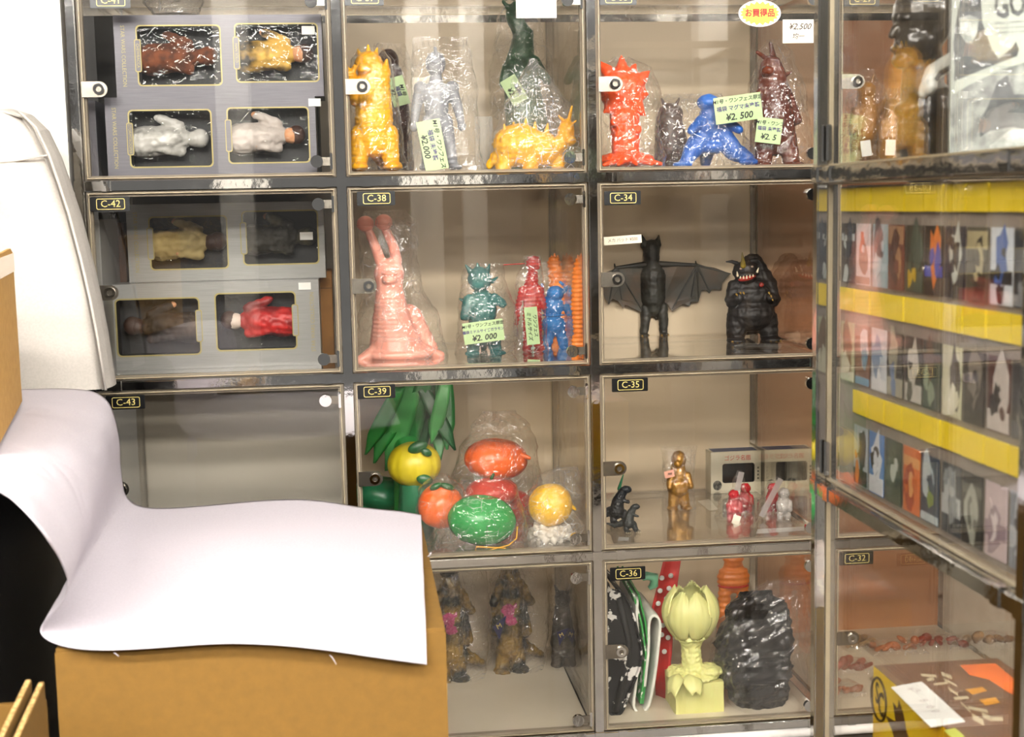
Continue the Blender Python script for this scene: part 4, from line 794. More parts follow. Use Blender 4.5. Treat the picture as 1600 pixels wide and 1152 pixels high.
for i, (x, yb, pr, lab) in enumerate(((876, .28, [('e', 868, 412, 0, 11, 11, 12), ('c', 870, 425, 0, 878, 470, 0, 12, 17), ('c', 878, 470, 0, 880, 530, 0, 17, 13)], 'pale orange vinyl monster behind the blue figure'), (908, .10, [('e', 909, 414, 0, 10, 12, 12), ('c', 908, 425, 0, 906, 480, 0, 12, 13), ('c', 906, 480, 0, 906, 545, 0, 12, 8)], 'pale orange ridged monster against the right side of locker C-38'))):
    P = spot(x, 1, Y=yb); t, fr = toy('vinyl_monster', lab, P)
    k = fr.y0
    solid('body', fr, pr+[('c', x-8, 530, 0, x-9, k-6, 0, 7, 6), ('c', x+6, 530, 0, x+7, k-6, 0, 7, 6), ('e', x-10, k-4, 6, 8, 10, 4), ('e', x+7, k-4, 6, 8, 10, 4)], OR2, t, 1.3, 2, rings(1, 7, .5))
    simple('crest', fr, [('c', pr[0][1]-3+j*4, 402+abs(j-1)*3, 0, pr[0][1]-4+j*5, 397+abs(j-1)*3, 0, 3, 1.2) for j in range(3)], OR2, t)

# ---------------------------------------------------------------- locker C-34
BAT = mat('dark_grey_bat', '3b3a34', .5, 0, '2a2925', 30); BATW = mat('bat_wing_membrane', '45423a', .5, 0, '5a4632', 18, contrast=(.45, .7))
P = spot(1022, 2-1, y=527)
t, fr = toy('bat_figure', 'dark grey bat creature standing with spread scalloped wings', P)
solid('body', fr, [('c', 1019, 388, 0, 1019, 412, 0, 13.5, 12), ('c', 1019, 412, 0, 1020, 432, 0, 13, 21), ('c', 1020, 432, 0, 1020, 465, 0, 21, 20), ('c', 1020, 465, 0, 1021, 480, 0, 20, 15), ('c', 1010, 480, 0, 1008, 502, 2, 10, 7.5), ('c', 1008, 502, 2, 1006, 520, 0, 7.5, 6.5), ('c', 1034, 480, 0, 1037, 502, 2, 10, 7.5), ('c', 1037, 502, 2, 1037, 520, 0, 7.5, 6.5), ('e', 1006, 524, 6, 8, 10, 4), ('e', 1037, 524, 6, 8, 10, 4), ('c', 1023, 485, -2, 1026, 500, -2, 6, 1.5), ('c', 1008, 383, 0, 1004, 368, -1, 7, 1.5), ('c', 1028, 383, 0, 1031, 369, -1, 7, 1.5)], BAT, t, 1.2, 2, bumps(.8, 5))
simple('claw', fr, [('c', x, 524, 12, x, 527, 18, 2, .8) for x in (1001, 1006, 1011, 1032, 1037, 1042)], vin('gold_claw', 'a8843c'), t)
def wing(side, pts, tips, wrist):
    v = []; n = len(pts); c = fr.v(*wrist, 3)
    bm = bmesh.new(); A = [bm.verts.new(fr.v(x, y, 2+5*math.sin((x-1020)/30)**2)) for x, y in pts]; bm.faces.new(A)
    bmesh.ops.triangulate(bm, faces=bm.faces)
    o = obj('wing', bm_mesh(bm), BATW, t); md = o.modifiers.new('thick', 'SOLIDIFY'); md.thickness = .0016; md.offset = 0
    b = simple('wing_bone', fr, [('c', *wrist, 5, x, y, 5, 2.0, .9) for x, y in tips]+[('c', pts[0][0], pts[0][1]+3, 4, *wrist, 5, 5, 2.6), ('c', wrist[0]-2, wrist[1]-2, 6, wrist[0]-3, wrist[1]-6, 8, 1.6, 1)], BAT, o)
wing(1, [(1030, 410), (1060, 413), (1090, 416), (1118, 421), (1143, 431), (1130, 445), (1128, 455), (1120, 446), (1114, 447), (1110, 461), (1103, 454), (1097, 457), (1092, 473), (1086, 464), (1081, 465), (1077, 480), (1068, 469), (1058, 471), (1050, 487), (1042, 474), (1032, 478)], [(1143, 431), (1110, 459), (1092, 471), (1078, 477), (1050, 483)], (1090, 416))
wing(-1, [(1010, 410), (985, 413), (965, 417), (945, 424), (932, 432), (934, 448), (936, 464), (942, 458), (950, 474), (956, 465), (963, 466), (972, 480), (978, 470), (986, 470), (994, 472), (1003, 488), (1010, 478)], [(934, 450), (950, 472), (972, 477), (1003, 485)], (962, 417))
DKM = mat('dark_brown_monster', '1c1512', .55, 0, '140f0d', 40)
P = spot(1172, 1, y=534)
t, fr = toy('horned_monster', 'dark stout monster with yellow horn and toothy red mouth', P)
solid('body', fr, [('e', 1174, 462, 0, 36, 30, 34), ('e', 1173, 490, 2, 38, 33, 28), ('e', 1162, 424, 8, 20, 20, 17), ('e', 1160, 431, 20, 17, 12, 10), ('c', 1178, 415, -6, 1190, 450, -8, 18, 28), ('c', 1146, 448, 6, 1139, 468, 14, 12, 11), ('c', 1139, 468, 14, 1147, 462, 28, 10, 7), ('c', 1200, 448, 6, 1205, 468, 14, 12, 11), ('c', 1205, 468, 14, 1196, 464, 28, 10, 7), ('c', 1151, 500, 4, 1147, 526, 6, 18, 14), ('c', 1197, 500, 4, 1201, 526, 6, 18, 14), ('e', 1146, 530, 14, 15, 18, 6), ('e', 1202, 530, 14, 16, 18, 6), ('c', 1176, 505, -10, 1180, 520, -40, 20, 8)], DKM, t, 1.4, 2, rings(.5, 13, 1.0))
simple('horn', fr, [('c', 1154, 414, 24, 1152, 394, 26, 4.5, .8)], vin('yellow_horn', 'a8902c', '5a4a1c'), t)
simple('side_horn', fr, [('c', 1148, 411, 10, 1140, 408, 10, 3.5, 2.6), ('c', 1140, 408, 10, 1131, 408, 11, 2.6, 1), ('c', 1172, 408, 8, 1181, 407, 8, 4, 3), ('c', 1181, 407, 8, 1188, 413, 9, 3, 1)], DKM, t)
simple('mouth', fr, [('e', 1159, 433, 27, 14, 6, 4.5, -12)], vin('red_mouth', 'a3241a', '6a120e'), t)
simple('tooth', fr, [('c', 1147+i*5, 434-abs(i-2)*.8-i*.6, 33, 1147+i*5, 430-i*.6, 33, 1.4, .6) for i in range(5)]+[('c', 1144, 429, 28, 1143, 423, 29, 1.8, .7), ('c', 1175, 424, 28, 1177, 418, 28, 1.8, .7)], vin('ivory_tooth', 'e4d6b4'), t)
simple('eye', fr, [('e', 1150, 419, 24, 2, 2, 1.6), ('e', 1168, 416, 25, 2, 2, 1.6)], vin('red_eye', 'b8a890', '8a2418'), t)
simple('claw', fr, [('c', x, 531, 28, x, 533, 33, 2.2, 1) for x in (1136, 1143, 1150, 1196, 1204, 1212)]+[('c', x, y, 33, x, y+2, 37, 1.6, .7) for x, y in ((1141, 457), (1147, 455), (1152, 455), (1192, 456), (1195, 461), (1197, 466))], vin('gold_claw', 'a8843c'), t)
simple('chest_patch', fr, [('e', 1182, 444, 27, 4, 3, 4)], vin('dull_red_patch', '7a241c'), t)
def flat_slip(label, pts, row, m, name='price_slip', lift=.0006, lines=None):
    z = shelf_z(row)-.0048+lift; c = at(sum(p[0] for p in pts)/4, sum(p[1] for p in pts)/4, 2, z)
    o = tag(obj(name, mesh('slip', [tuple(at(x, y, 2, z)-c) for x, y in pts], [(0, 1, 2, 3)]), m), label, 'paper slip'); o.location = c
    md = o.modifiers.new('thick', 'SOLIDIFY'); md.thickness = .0004; return o
o = flat_slip('small printed price slip at the feet of the horned monster', [(1146, 541), (1218, 543), (1222, 538), (1160, 536)], 1, M_WHITE)
for dx in (-.02, 0, .02): obj('printed_line', box((dx-.007, -.001, .0006), (dx+.007, .0012, .0009)), M_INK, o)
P = at(973, 375, 1, .08); s = scale_at(P)
t = thing('paper_strip', 'handwritten cream paper strip above the left bat wing', 'paper strip', P); obj('paper', box((-30*s, 0, -6.5*s), (30*s, .0004, 6.5*s)), M_CREAM, t).rotation_euler = (0, math.radians(-3), 0)
text('メカ バット ¥500', 7*s, M_PENCIL, t, (0, -.0006, 0), rot=math.radians(-3), xs=.9)

# ---------------------------------------------------------------- locker C-39
def gore(name, label, P, c, r, m, tilt=0, seams=6, extra=None, cat='fruit toy'):
    t, fr = toy(name, label, P, cat=cat, group='fruit toys in locker C-39')
    bm = bmesh.new(); s = fr.s; C = fr.v(*c)
    bmesh.ops.create_uvsphere(bm, u_segments=seams*8, v_segments=24, radius=1)
    for v in bm.verts:
        th = math.atan2(v.co.y, v.co.x); h = math.hypot(v.co.x, v.co.y)
        k = 1-.055*h*(1-abs(math.sin(th*seams/2)))**4
        v.co.x *= k; v.co.y *= k; v.co += v.co.normalized()*.018*noise.noise(v.co*3+C*50)
        v.co.z *= 1-.16*math.exp(-(h*4)**2)
    bmesh.ops.transform(bm, matrix=Matrix.Translation(C) @ Matrix.Rotation(math.radians(tilt), 4, 'Y') @ Matrix.Diagonal((r[0]*s, r[1]*s, r[2]*s, 1)), verts=bm.verts)
    obj('skin', bm_mesh(bm, smooth=True), m, t); return t, fr
GR1 = vin('green_fruit_skin', '2f9a4c', '278a40', rough=.25); OR1 = vin('orange_fruit_skin', 'f06a1a', 'e85c12', rough=.3); YE1 = vin('yellow_fruit_skin', 'f2bc10', 'eaae0a', rough=.3); RD1 = vin('red_fruit_skin', 'c8382a', 'b82c20', rough=.3)
LEAF = vin('dark_green_leaf', '1f5a2c', '184a22'); YL2 = vin('pale_yellow_skin', 'd6c228', 'c8b41e', rough=.4)
P = spot(755, 2, y=852)
t, fr = gore('fruit_toy', 'green striped oval fruit toy with yellow cord in locker C-39', P, (754, 812, 0), (54, 48, 40), GR1, 6, 5)
obj('cord', tube([fr.v(x, y, w) for x, y, w in ((806, 818, 30), (803, 834, 40), (790, 842, 48), (770, 845, 52), (750, 850, 52), (738, 847, 52), (740, 841, 52), (760, 843, 52), (785, 846, 50))], .0012, 6), vin('yellow_cord', 'e0a81a'), t)
obj('valve', tube([fr.v(757, 810, 49), fr.v(757, 826, 48)], .0007, 5), LEAF, t)
text('Fruit', 6*fr.s, GR1, t, fr.v(779, 800, 46)) if False else None
bag('clear plastic bag round the green oval fruit', P, [(745, 720, 800, .3), (765, 705, 812, .7), (800, 690, 822, 1), (835, 680, 826, 1), (852, 672, 828, 1)], 56, None, 5)
P = spot(690, 2, Y=.12)
t, fr = gore('fruit_toy', 'round orange fruit toy at the left of the green oval one', P, (690, 790, 0), (36, 34, 36), OR1, 20, 6)
simple('leaf', fr, [('e', 700, 756, 16, 12, 5, 5, 20), ('e', 682, 755, 18, 10, 5, 5, -25)], LEAF, t)
bag('clear plastic bag round the left orange fruit', P, [(740, 675, 705, .3), (765, 655, 728, .9), (810, 648, 735, 1), (fr.y0-1, 645, 735, 1)], 40, None, 4)
P = spot(778, 2, Y=.26)
t, fr = gore('fruit_toy', 'large orange pumpkin toy resting on top of the pile', P, (777, 716, 0), (50, 42, 33), OR1, 4, 7)
simple('stem', fr, [('c', 815, 708, 20, 826, 712, 24, 5, 3)], OR1, t)
for (x, yy, rx, ry, col, lab) in ((770, 768, 42, 22, RD1, 'flat red fruit toy between the orange and green ones'),):
    P2_ = spot(x, 2, Y=.20); t2, f2 = gore('fruit_toy', lab, P2_, (x, yy, 0), (rx, 36, ry), col, 0, 6); simple('stem', f2, [('c', x, yy-ry, 0, x+3, yy-ry-6, 0, 3, 2)], LEAF, t2)
P3_ = spot(790, 2, Y=.27); t2, f2 = gore('fruit_toy', 'red-brown fruit toy at the bottom of the pile', P3_, (792, f2.y0-32, 0), (44, 36, 30), RD1, 0, 6); simple('stem', f2, [('c', 790, f2.y0-60, 0, 792, f2.y0-66, 0, 3, 2)], LEAF, t2)
bag('big clear plastic bag peaked over the orange pumpkin toy', P, [(640, 755, 810, .15), (665, 738, 832, .4), (700, 718, 842, .9), (750, 705, 848, 1), (800, 700, 850, 1), (fr.y0-1, 700, 850, 1)], 50, None, 5.5)
P = spot(862, 2, y=846)
t, fr = gore('fruit_toy', 'round yellow fruit toy in a crinkled bag at the right', P, (861, 788, 0), (35, 34, 34), YE1, -10, 7)
simple('stem', fr, [('c', 893, 790, 10, 898, 794, 12, 4, 2)], YE1, t); solid('foot', fr, [('e', 861, 832, 0, 36, 34, 17)], vin('white_tissue', 'c9c0b2'), t, 1.6, 0, scales(14, 11))
bag('milky crinkled plastic bag round the yellow fruit', P, [(728, 868, 905, .2), (745, 838, 912, .6), (785, 820, 915, .9), (830, 815, 916, 1), (846, 812, 916, 1)], 44, M_BAGM, 6.5)
P = spot(650, 2, Y=.24)
t, fr = gore('fruit_toy', 'big pale yellow fruit toy with leaf patch behind the green mass', P, (650, 724, 0), (42, 40, 36), YL2, 0, 8)
simple('leaf', fr, [('e', 655, 692, 30, 16, 6, 9, -20), ('e', 664, 742, 36, 13, 5, 8, 15), ('e', 668, 700, 34, 9, 4, 6, 30)], LEAF, t)
simple('base', fr, [('c', 650, 756, 0, 650, fr.y0-4, 0, 24, 30)], vin('deep_green_skin', '23704a', '1c603c'), t)
P = spot(605, 2, y=800)
t, fr = gore('fruit_toy', 'dark green soft toy low at the left of locker C-39', P, (600, 772, 0), (48, 40, 28), vin('deep_green_skin', '23704a', '1c603c'), 8, 5)
simple('fold', fr, [('c', 560, 790, 20, 640, 786, 20, 6, 5)], MATS['deep_green_skin'], t)
# long green leaves
P = spot(640, 2, Y=.30)
t = thing('leaf_bundle', 'tall bundle of long green leaves standing behind the fruit toys', 'leaf bundle', P); fr = Frame(t, P)
LG = [vin('leaf_green_a', '2f8a3e', '277a34', rough=.4), vin('leaf_green_b', '55a85c', '489a50', rough=.4), vin('leaf_green_c', '1f5f30', '185026', rough=.4)]
for i, (xt, yt, xb, yb, wd_, g) in enumerate(((640, 590, 588, 720, 15, 0), (655, 586, 606, 735, 16, 1), (668, 592, 630, 740, 14, 0), (676, 588, 655, 735, 13, 2), (688, 590, 690, 720, 14, 1), (702, 588, 700, 700, 12, 0), (664, 600, 712, 700, 11, 2), (700, 596, 676, 690, 10, 1), (628, 600, 575, 705, 12, 0))):
    v = []; f = []; K = 12
    for k in range(K+1):
        q = k/K; x = xt+(xb-xt)*q; y = yt+(yb-yt)*q; hwd = wd_*(.55+.6*math.sin(math.pi*(.15+.75*q)))*(1 if q < .7 else max(.12, 1-(q-.7)*2.9)); w = -10+i*4+18*math.sin(q*2.2+i)
        for e in (-1, -.5, 0, .5, 1): v.append(fr.v(x+e*hwd, y, w+(-4 if e == 0 else 0)-3*abs(e)))
    for k in range(K):
        for j in range(4): f.append((k*5+j, k*5+j+1, (k+1)*5+j+1, (k+1)*5+j))
    o = obj('leaf', mesh('leaf', v, f), LG[g], t); md = o.modifiers.new('thick', 'SOLIDIFY'); md.thickness = .0012
    for p in o.data.polygons: p.use_smooth = True
solid('stalk', fr, [('c', 640, 700, 0, 645, fr.y0-6, 0, 22, 30)], LG[0], t, 2, 2)

# ---------------------------------------------------------------- locker C-35
BK = mat('black_monster_vinyl', '15171a', .45, 0, '23262a', 40); GY = mat('dark_grey_monster_vinyl', '2c302f', .5, 0, '1e2120', 40)
for (x, y, m, k, lab) in ((966, 818, BK, 1.35, 'black dinosaur-like figure with green back spike in locker C-35'), (984, 831, GY, 1, 'small dark grey dinosaur-like figure with tail in locker C-35')):
    P = spot(x, 2, y=y); t, fr = toy('dinosaur_figure', lab, P); b = fr.y0
    q = lambda dx, dy, w=0: (x+dx*k, b-dy*k, w)
    solid('body', fr, [('c', *q(-2, 14), *q(0, 26), 9*k, 7*k), ('c', *q(0, 26), *q(6, 38, 2), 7*k, 5*k), ('e', *q(9, 40, 3), 7*k, 5*k, 4.5*k), ('c', *q(4, 28, 4), *q(11, 26, 8), 2.5*k, 2*k), ('c', *q(-5, 12), *q(-6, 3, 3), 5*k, 4*k), ('c', *q(6, 12), *q(9, 3, 3), 5*k, 4*k), ('e', *q(-5, 2, 7), 5*k, 7*k, 2.5*k), ('e', *q(11, 2, 7), 5*k, 7*k, 2.5*k), ('c', *q(-8, 14, -4), *q(-22, 8, -10), 6*k, 3.5*k), ('c', *q(-22, 8, -10), *q(-34, 12, -14), 3.5*k, 1.2*k)], m, t, .9, 1, scales(1.2, 3.5))
    simple('foot_claw', fr, [('c', *q(d, 1.5, 13), *q(d, 1, 16), 1.2, .6) for d in (-8, -5, -2, 8, 11, 14)], vin('ivory_tooth', 'e4d6b4'), t)
    if k > 1: simple('back_spike', fr, [('c', *q(2, 40, -4), *q(7, 56, -4), 3, 1)], vin('green_spike', '2a6a48'), t)
flat_slip('tiny white tag in front of the dinosaur figures', [(965, 845), (982, 845), (983, 840), (967, 839)], 2, M_WHITE, 'price_tag')
GLD = mat('gold_vinyl', 'a8781c', .3, .35, '8a5f10', 20)
P = spot(1060, 2, y=796)
t, fr = toy('vinyl_figure', 'translucent gold standing figure in a clear bag in locker C-35', P)
solid('body', fr, [('e', 1061, 717, 0, 12, 12, 14), ('e', 1057, 722, 10, 7, 7, 6), ('c', 1060, 728, 0, 1060, 745, 0, 11, 14), ('e', 1060, 760, 0, 18, 15, 18), ('c', 1047, 742, 4, 1044, 758, 10, 6, 5), ('c', 1074, 742, 4, 1077, 758, 10, 6, 5), ('c', 1053, 772, 0, 1051, 790, 2, 9, 8), ('c', 1068, 772, 0, 1070, 790, 2, 9, 8), ('e', 1049, 793, 6, 9, 12, 4), ('e', 1072, 793, 6, 9, 12, 4)], GLD, t, 1.1, 2, scales(1.2, 5))
bg, fb = bag('clear plastic bag with orange tag round the gold figure', P, [(696, 1032, 1092, .1), (712, 1034, 1088, .5), (750, 1036, 1086, 1), (796, 1034, 1088, 1)], 22, None, 3)
sticker(fb, 1041, 735, 22, 15, 11, [('700', 0, 5, M_INK)], rot=-12, m=mat('orange_tag', 'e8a890', .6))
def small_box(label, P, rect, txt, dark):
    x0, y0, x1 = rect; t = thing('toy_box', label, 'toy box', P); fr = Frame(t, P); s = fr.s; a = fr.v(x0, y0); b = fr.v(x1, y0); D = .062
    bx = mat('ivory_box_card', 'd9d0b8', .5, 0, 'd2c8ae', 30)
    wx0, wx1, wz0, wz1 = a.x+.24*(b.x-a.x), b.x-.14*(b.x-a.x), .26*a.z, .70*a.z
    obj('front_panel', holed([(a.x, 0), (b.x, 0), (b.x, a.z), (a.x, a.z)], [rrect(wx0, wz0, wx1, wz1, .004)], 0), bx, t)
    obj('shell', boxes([((a.x, .0002, 0), (a.x+.0008, D, a.z)), ((b.x-.0008, .0002, 0), (b.x, D, a.z)), ((a.x, .0002, a.z-.0008), (b.x, D, a.z)), ((a.x, D-.0008, 0), (b.x, D, a.z)), ((a.x, .0002, 0), (b.x, D, .0008))]), bx, t)
    obj('window_film', box((wx0-.001, .001, wz0-.001), (wx1+.001, .0014, wz1+.001)), M_FILM, t)
    obj('window_trim', ring_plate(rrect(wx0-.0012, wz0-.0012, wx1+.0012, wz1+.0012, .005), rrect(wx0, wz0, wx1, wz1, .004), -.0004, .0002), M_INK, t)
    obj('liner', box((wx0-.004, .018, wz0-.004), (wx1+.004, .019, wz1+.004)), M_LINER, t)
    obj('top_print', box((a.x+.006, .006, a.z), (b.x-.006, D-.02, a.z+.0003)), mat('blue_box_print', '2f3f66', .5), t)
    text(txt, .0115, M_REDINK, t, ((a.x+b.x)/2+.003, -.0006, a.z*.84), xs=.95)
    for k in range(4): obj('side_print', box((b.x-.0075+.001*k*0, -.0004, wz0+.004+k*.007), (b.x-.004, .0001, wz0+.008+k*.007)), M_INK, t)
    obj('round_print', plate([(a.x+.013+.009*math.cos(q_), .016+.010*math.sin(q_)) for q_ in [2*math.pi*i/16 for i in range(16)]], -.0005, .0001), mat('dark_round_print', '22221f', .5, 0, '8a867a', 90), t)
    return t
small_box('ivory window box with red lettering in locker C-35', spot(1150, 2, y=770), (1110, 705, 1190), 'ゴジラ名鑑', True)
small_box('second ivory window box at the right of locker C-35', spot(1228, 2, y=768), (1194, 702, 1272), 'ゴジラ名鑑', True)
M_FROST = clear('frosted_header_film', (.95, .93, .92), rough=.2, haze=.4, haze_col=(.8, .74, .72))
CRED = vin('clear_red_vinyl', 'b8202a', 'a01420', rough=.15); CLR = vin('clear_white_vinyl', 'c9c2bc', 'b5aea8', rough=.15)
for (x, y, k, m, lab) in ((1146, 813, 1, CRED, 'small clear red figure, nearest in a bag'), (1164, 800, .95, CRED, 'small clear red figure behind the nearest one'), (1207, 800, .95, CRED, 'small clear red figure at the right by a clear one'), (1224, 810, 1, CLR, 'small colourless clear figure at the right')):
    P = spot(x, 2, y=y); t, fr = toy('mini_figure', lab+' in locker C-35', P, 'mini figures in locker C-35'); b = fr.y0
    solid('body', fr, [('e', x, b-40*k, 2, 9*k, 9*k, 9*k), ('c', x, b-30*k, 0, x, b-18*k, 0, 9*k, 12*k), ('c', x-9*k, b-26*k, 4, x-8*k, b-16*k, 9, 4*k, 4*k), ('c', x+9*k, b-26*k, 4, x+8*k, b-16*k, 9, 4*k, 4*k), ('c', x-5*k, b-12*k, 2, x-6*k, b-4*k, 3, 6*k, 5.5*k), ('c', x+5*k, b-12*k, 2, x+6*k, b-4*k, 3, 6*k, 5.5*k)], m, t, 1, 2, bumps(.8, 4))
    simple('eye', fr, [('e', x-3.5*k, b-42*k, 9.5*k, 1.8*k, 1.8*k, 1.8*k), ('e', x+3.5*k, b-42*k, 9.5*k, 1.8*k, 1.8*k, 1.8*k)], m, t)
bg, fb = bag('clear bag with folded header round the nearest red figures', spot(1155, 2, y=812), [(734, 1150, 1160, .1), (760, 1143, 1166, .3), (785, 1122, 1178, .8), (812, 1116, 1184, 1)], 24, None, 4)
sticker(fb, 1153, 752, 6, 9, 34, [], rot=14, m=M_FROST, name='folded_header'); sticker(fb, 1143, 806, 26, 12, 14, [], rot=20, m=M_CREAM, name='paper_tag')
bg, fb = bag('clear bag with folded header round the right hand small figures', spot(1210, 2, y=812), [(744, 1208, 1222, .1), (765, 1192, 1230, .4), (790, 1182, 1242, .9), (812, 1178, 1246, 1)], 24, None, 4)
sticker(fb, 1199, 773, 18, 9, 66, [], rot=28, m=M_FROST, name='folded_header')
flat_slip('white paper strip along the front of locker C-35', [(1181, 834), (1262, 829), (1258, 823), (1184, 827)], 2, M_WHITE, 'paper_strip')
flat_slip('small cream slip beside the red figures in locker C-35', [(1108, 798), (1122, 796), (1108, 780), (1090, 783)], 2, M_CREAM)

# ---------------------------------------------------------------- locker C-40
GM = mat('gold_green_monster', '8a6a1c', .35, .2, '12180f', 22, contrast=(.42, .58)); PKM = vin('pink_mane', 'b03a6a', '7a2a4c')
for i, (x, y, lab) in enumerate(((708, 1062, 'gold and black sculpted monster beside the cardboard carton'), (800, 1048, 'gold and black sculpted monster with pink mane in the middle of locker C-40'))):
    P = spot(x, 3, y=y); t, fr = toy('sculpted_monster', lab, P); b = fr.y0
    solid('body', fr, [('c', x, b-165, -6, x+2, b-130, 0, 13, 17), ('e', x-2, b-180, 4, 16, 15, 15), ('c', x+2, b-130, 0, x, b-80, 2, 19, 15), ('c', x, b-80, 2, x-4, b-40, 4, 17, 20), ('c', x-12, b-40, 4, x-16, b-8, 8, 11, 11), ('c', x+8, b-40, 4, x+10, b-8, 8, 12, 11), ('c', x+12, b-40, -8, x+48, b-18, -16, 12, 5), ('c', x+14, b-140, 4, x+30, b-112, 12, 8, 6), ('c', x-14, b-140, 4, x-28, b-114, 12, 8, 6), ('c', x+4, b-150, -8, x+22, b-60, -14, 10, 12), ('c', x-6, b-150, -8, x-22, b-60, -14, 10, 10), ('e', x-16, b-5, 12, 14, 17, 5), ('e', x+12, b-5, 12, 14, 17, 5)], GM, t, 1.4, 1, lambda co, no, s: 3.2*s*abs(noise.noise(Vector((co.x/(7*s), co.y/(7*s), co.z/(18*s)))))+1.2*s*noise.noise(co/(3*s)))
    solid('mane', fr, [('e', x-6, b-102, 18, 10, 6, 10, 20), ('e', x-2, b-86, 20, 9, 5, 8, -30), ('c', x-10, b-94, 18, x+6, b-110, 18, 4, 3)], PKM, t, 1, 0, scales(5, 5))
    bg, fb = bag('clear plastic bag round the %s gold monster' % ('left' if i == 0 else 'middle'), P, [(b-195, x-30, x+55, .5), (b-120, x-34, x+62, .9), (b-60, x-36, x+60, 1), (b-1, x-40, x+50, 1)], 32, None, 5)
    tri = obj('triangle_label', plate([(fr.v(x-32, 0).x, fr.v(0, b-82).z), (fr.v(x-10, 0).x, fr.v(0, b-100).z), (fr.v(x-22, 0).x, fr.v(0, b-62).z)], -34*fr.s, -33.5*fr.s), mat('navy_label', '1c1c4a', .3), bg)
    text('M', 11*fr.s, M_GOLD, tri, fr.v(x-22, b-83, 34.6), rot=math.radians(-25))
P = spot(885, 3, Y=.33); t, fr = toy('sculpted_monster', 'dark monster at the back right of locker C-40', P); b = fr.y0
solid('body', fr, [('c', 885, b-90, 0, 884, b-40, 0, 18, 24), ('e', 882, b-110, 4, 15, 15, 14), ('c', 874, b-30, 0, 870, b-8, 4, 12, 10), ('c', 896, b-30, 0, 900, b-8, 4, 12, 10), ('c', 900, b-60, 4, 912, b-50, 8, 7, 5)], mat('dark_bronze_monster', '3a3226', .4, 0, '1c1812', 25), t, 1.8, 2, scales(2.5, 8))
simple('horn', fr, [('c', 874, b-120, 4, 868, b-134, 4, 4, 1.2), ('c', 890, b-120, 4, 896, b-134, 4, 4, 1.2)], MATS['dark_bronze_monster'], t)
bg, fb = bag('clear plastic bag hanging round the dark monster at the back right', P, [(b-150, 860, 895, .2), (b-110, 858, 905, .7), (b-40, 855, 915, 1), (b-1, 850, 916, 1)], 30, None, 4)
tri = obj('triangle_label', plate([(fr.v(866, 0).x, fr.v(0, b-68).z), (fr.v(885, 0).x, fr.v(0, b-74).z), (fr.v(870, 0).x, fr.v(0, b-46).z)], -33*fr.s, -32.5*fr.s), MATS['navy_label'], bg); text('M', 9*fr.s, M_GOLD, tri, fr.v(873, b-63, 33.6), rot=math.radians(-25))

# ---------------------------------------------------------------- locker C-36
FLW = vin('pale_yellow_vinyl', 'd8d690', 'd0cd84', sss=.2, rough=.45)
P = spot(1082, 3, y=1108)
t = thing('flower_figure', 'pale yellow closed flower on a ribbed square planter', 'figurine', P); fr = Frame(t, P); s = fr.s
pl = bmesh.new(); a0, a1 = fr.v(1048, 1108), fr.v(1124, 1056)
add_box(pl, (a0.x, -30*s, 0), (a1.x, 40*s, a1.z)); bmesh.ops.subdivide_edges(pl, edges=list(pl.edges), cuts=14, use_grid_fill=True)
for v in pl.verts: v.co += Vector((noise.noise(Vector((v.co.x*300, v.co.y*300, v.co.z*40))), noise.noise(Vector((v.co.x*320, v.co.y*300, v.co.z*30))+Vector((5, 5, 5))), 0))*.0012
obj('planter', bm_mesh(pl), FLW, t)
solid('soil_top', fr, [('e', 1082, 1052, 0, 42, 38, 7), ('e', 1105, 1044, 6, 24, 24, 9), ('e', 1065, 1048, -8, 22, 22, 8), ('c', 1082, 1045, 0, 1080, 1005, 0, 17, 15), ('c', 1080, 1005, 0, 1080, 990, 0, 15, 23), ('e', 1080, 990, 0, 27, 25, 9)], FLW, t, 1.4, 1, bumps(2.2, 5))
for i in range(7):
    th = math.radians(-90+i*360/7+8); K, Jn = 12, 6; v = []; f = []
    for k in range(K+1):
        q = k/K; rad = (20+22*math.sin(math.pi*min(1, q*.9+.04))**.9)*(1 if q < .8 else 1-(q-.8)*.5); y = 992-q*76-(6 if i % 2 else 0)*q
        hwid = math.radians(31)*(math.sin(math.pi*(.12+.72*q)))**.6
        for j in range(-Jn, Jn+1):
            a = th+hwid*j/Jn*1.0; rr = rad+3.0*math.cos(j/Jn*math.pi/2)+.7*math.cos(j*2.2); jag = (3.5 if j % 2 else 0)*(q > .97)
            if q > .9: jag -= 7*(abs(j)/Jn)**1.5*(q-.9)*10
            v.append(fr.v(1080+rr*math.cos(a), y+jag*-1, -rr*math.sin(a)*.9))
    n_ = 2*Jn+1
    for k in range(K):
        for j in range(n_-1): f.append((k*n_+j, k*n_+j+1, (k+1)*n_+j+1, (k+1)*n_+j))
    o = obj('petal', mesh('petal', v, f), FLW, t); md = o.modifiers.new('thick', 'SOLIDIFY'); md.thickness = .0022; md.offset = -1
    for p in o.data.polygons: p.use_smooth = True
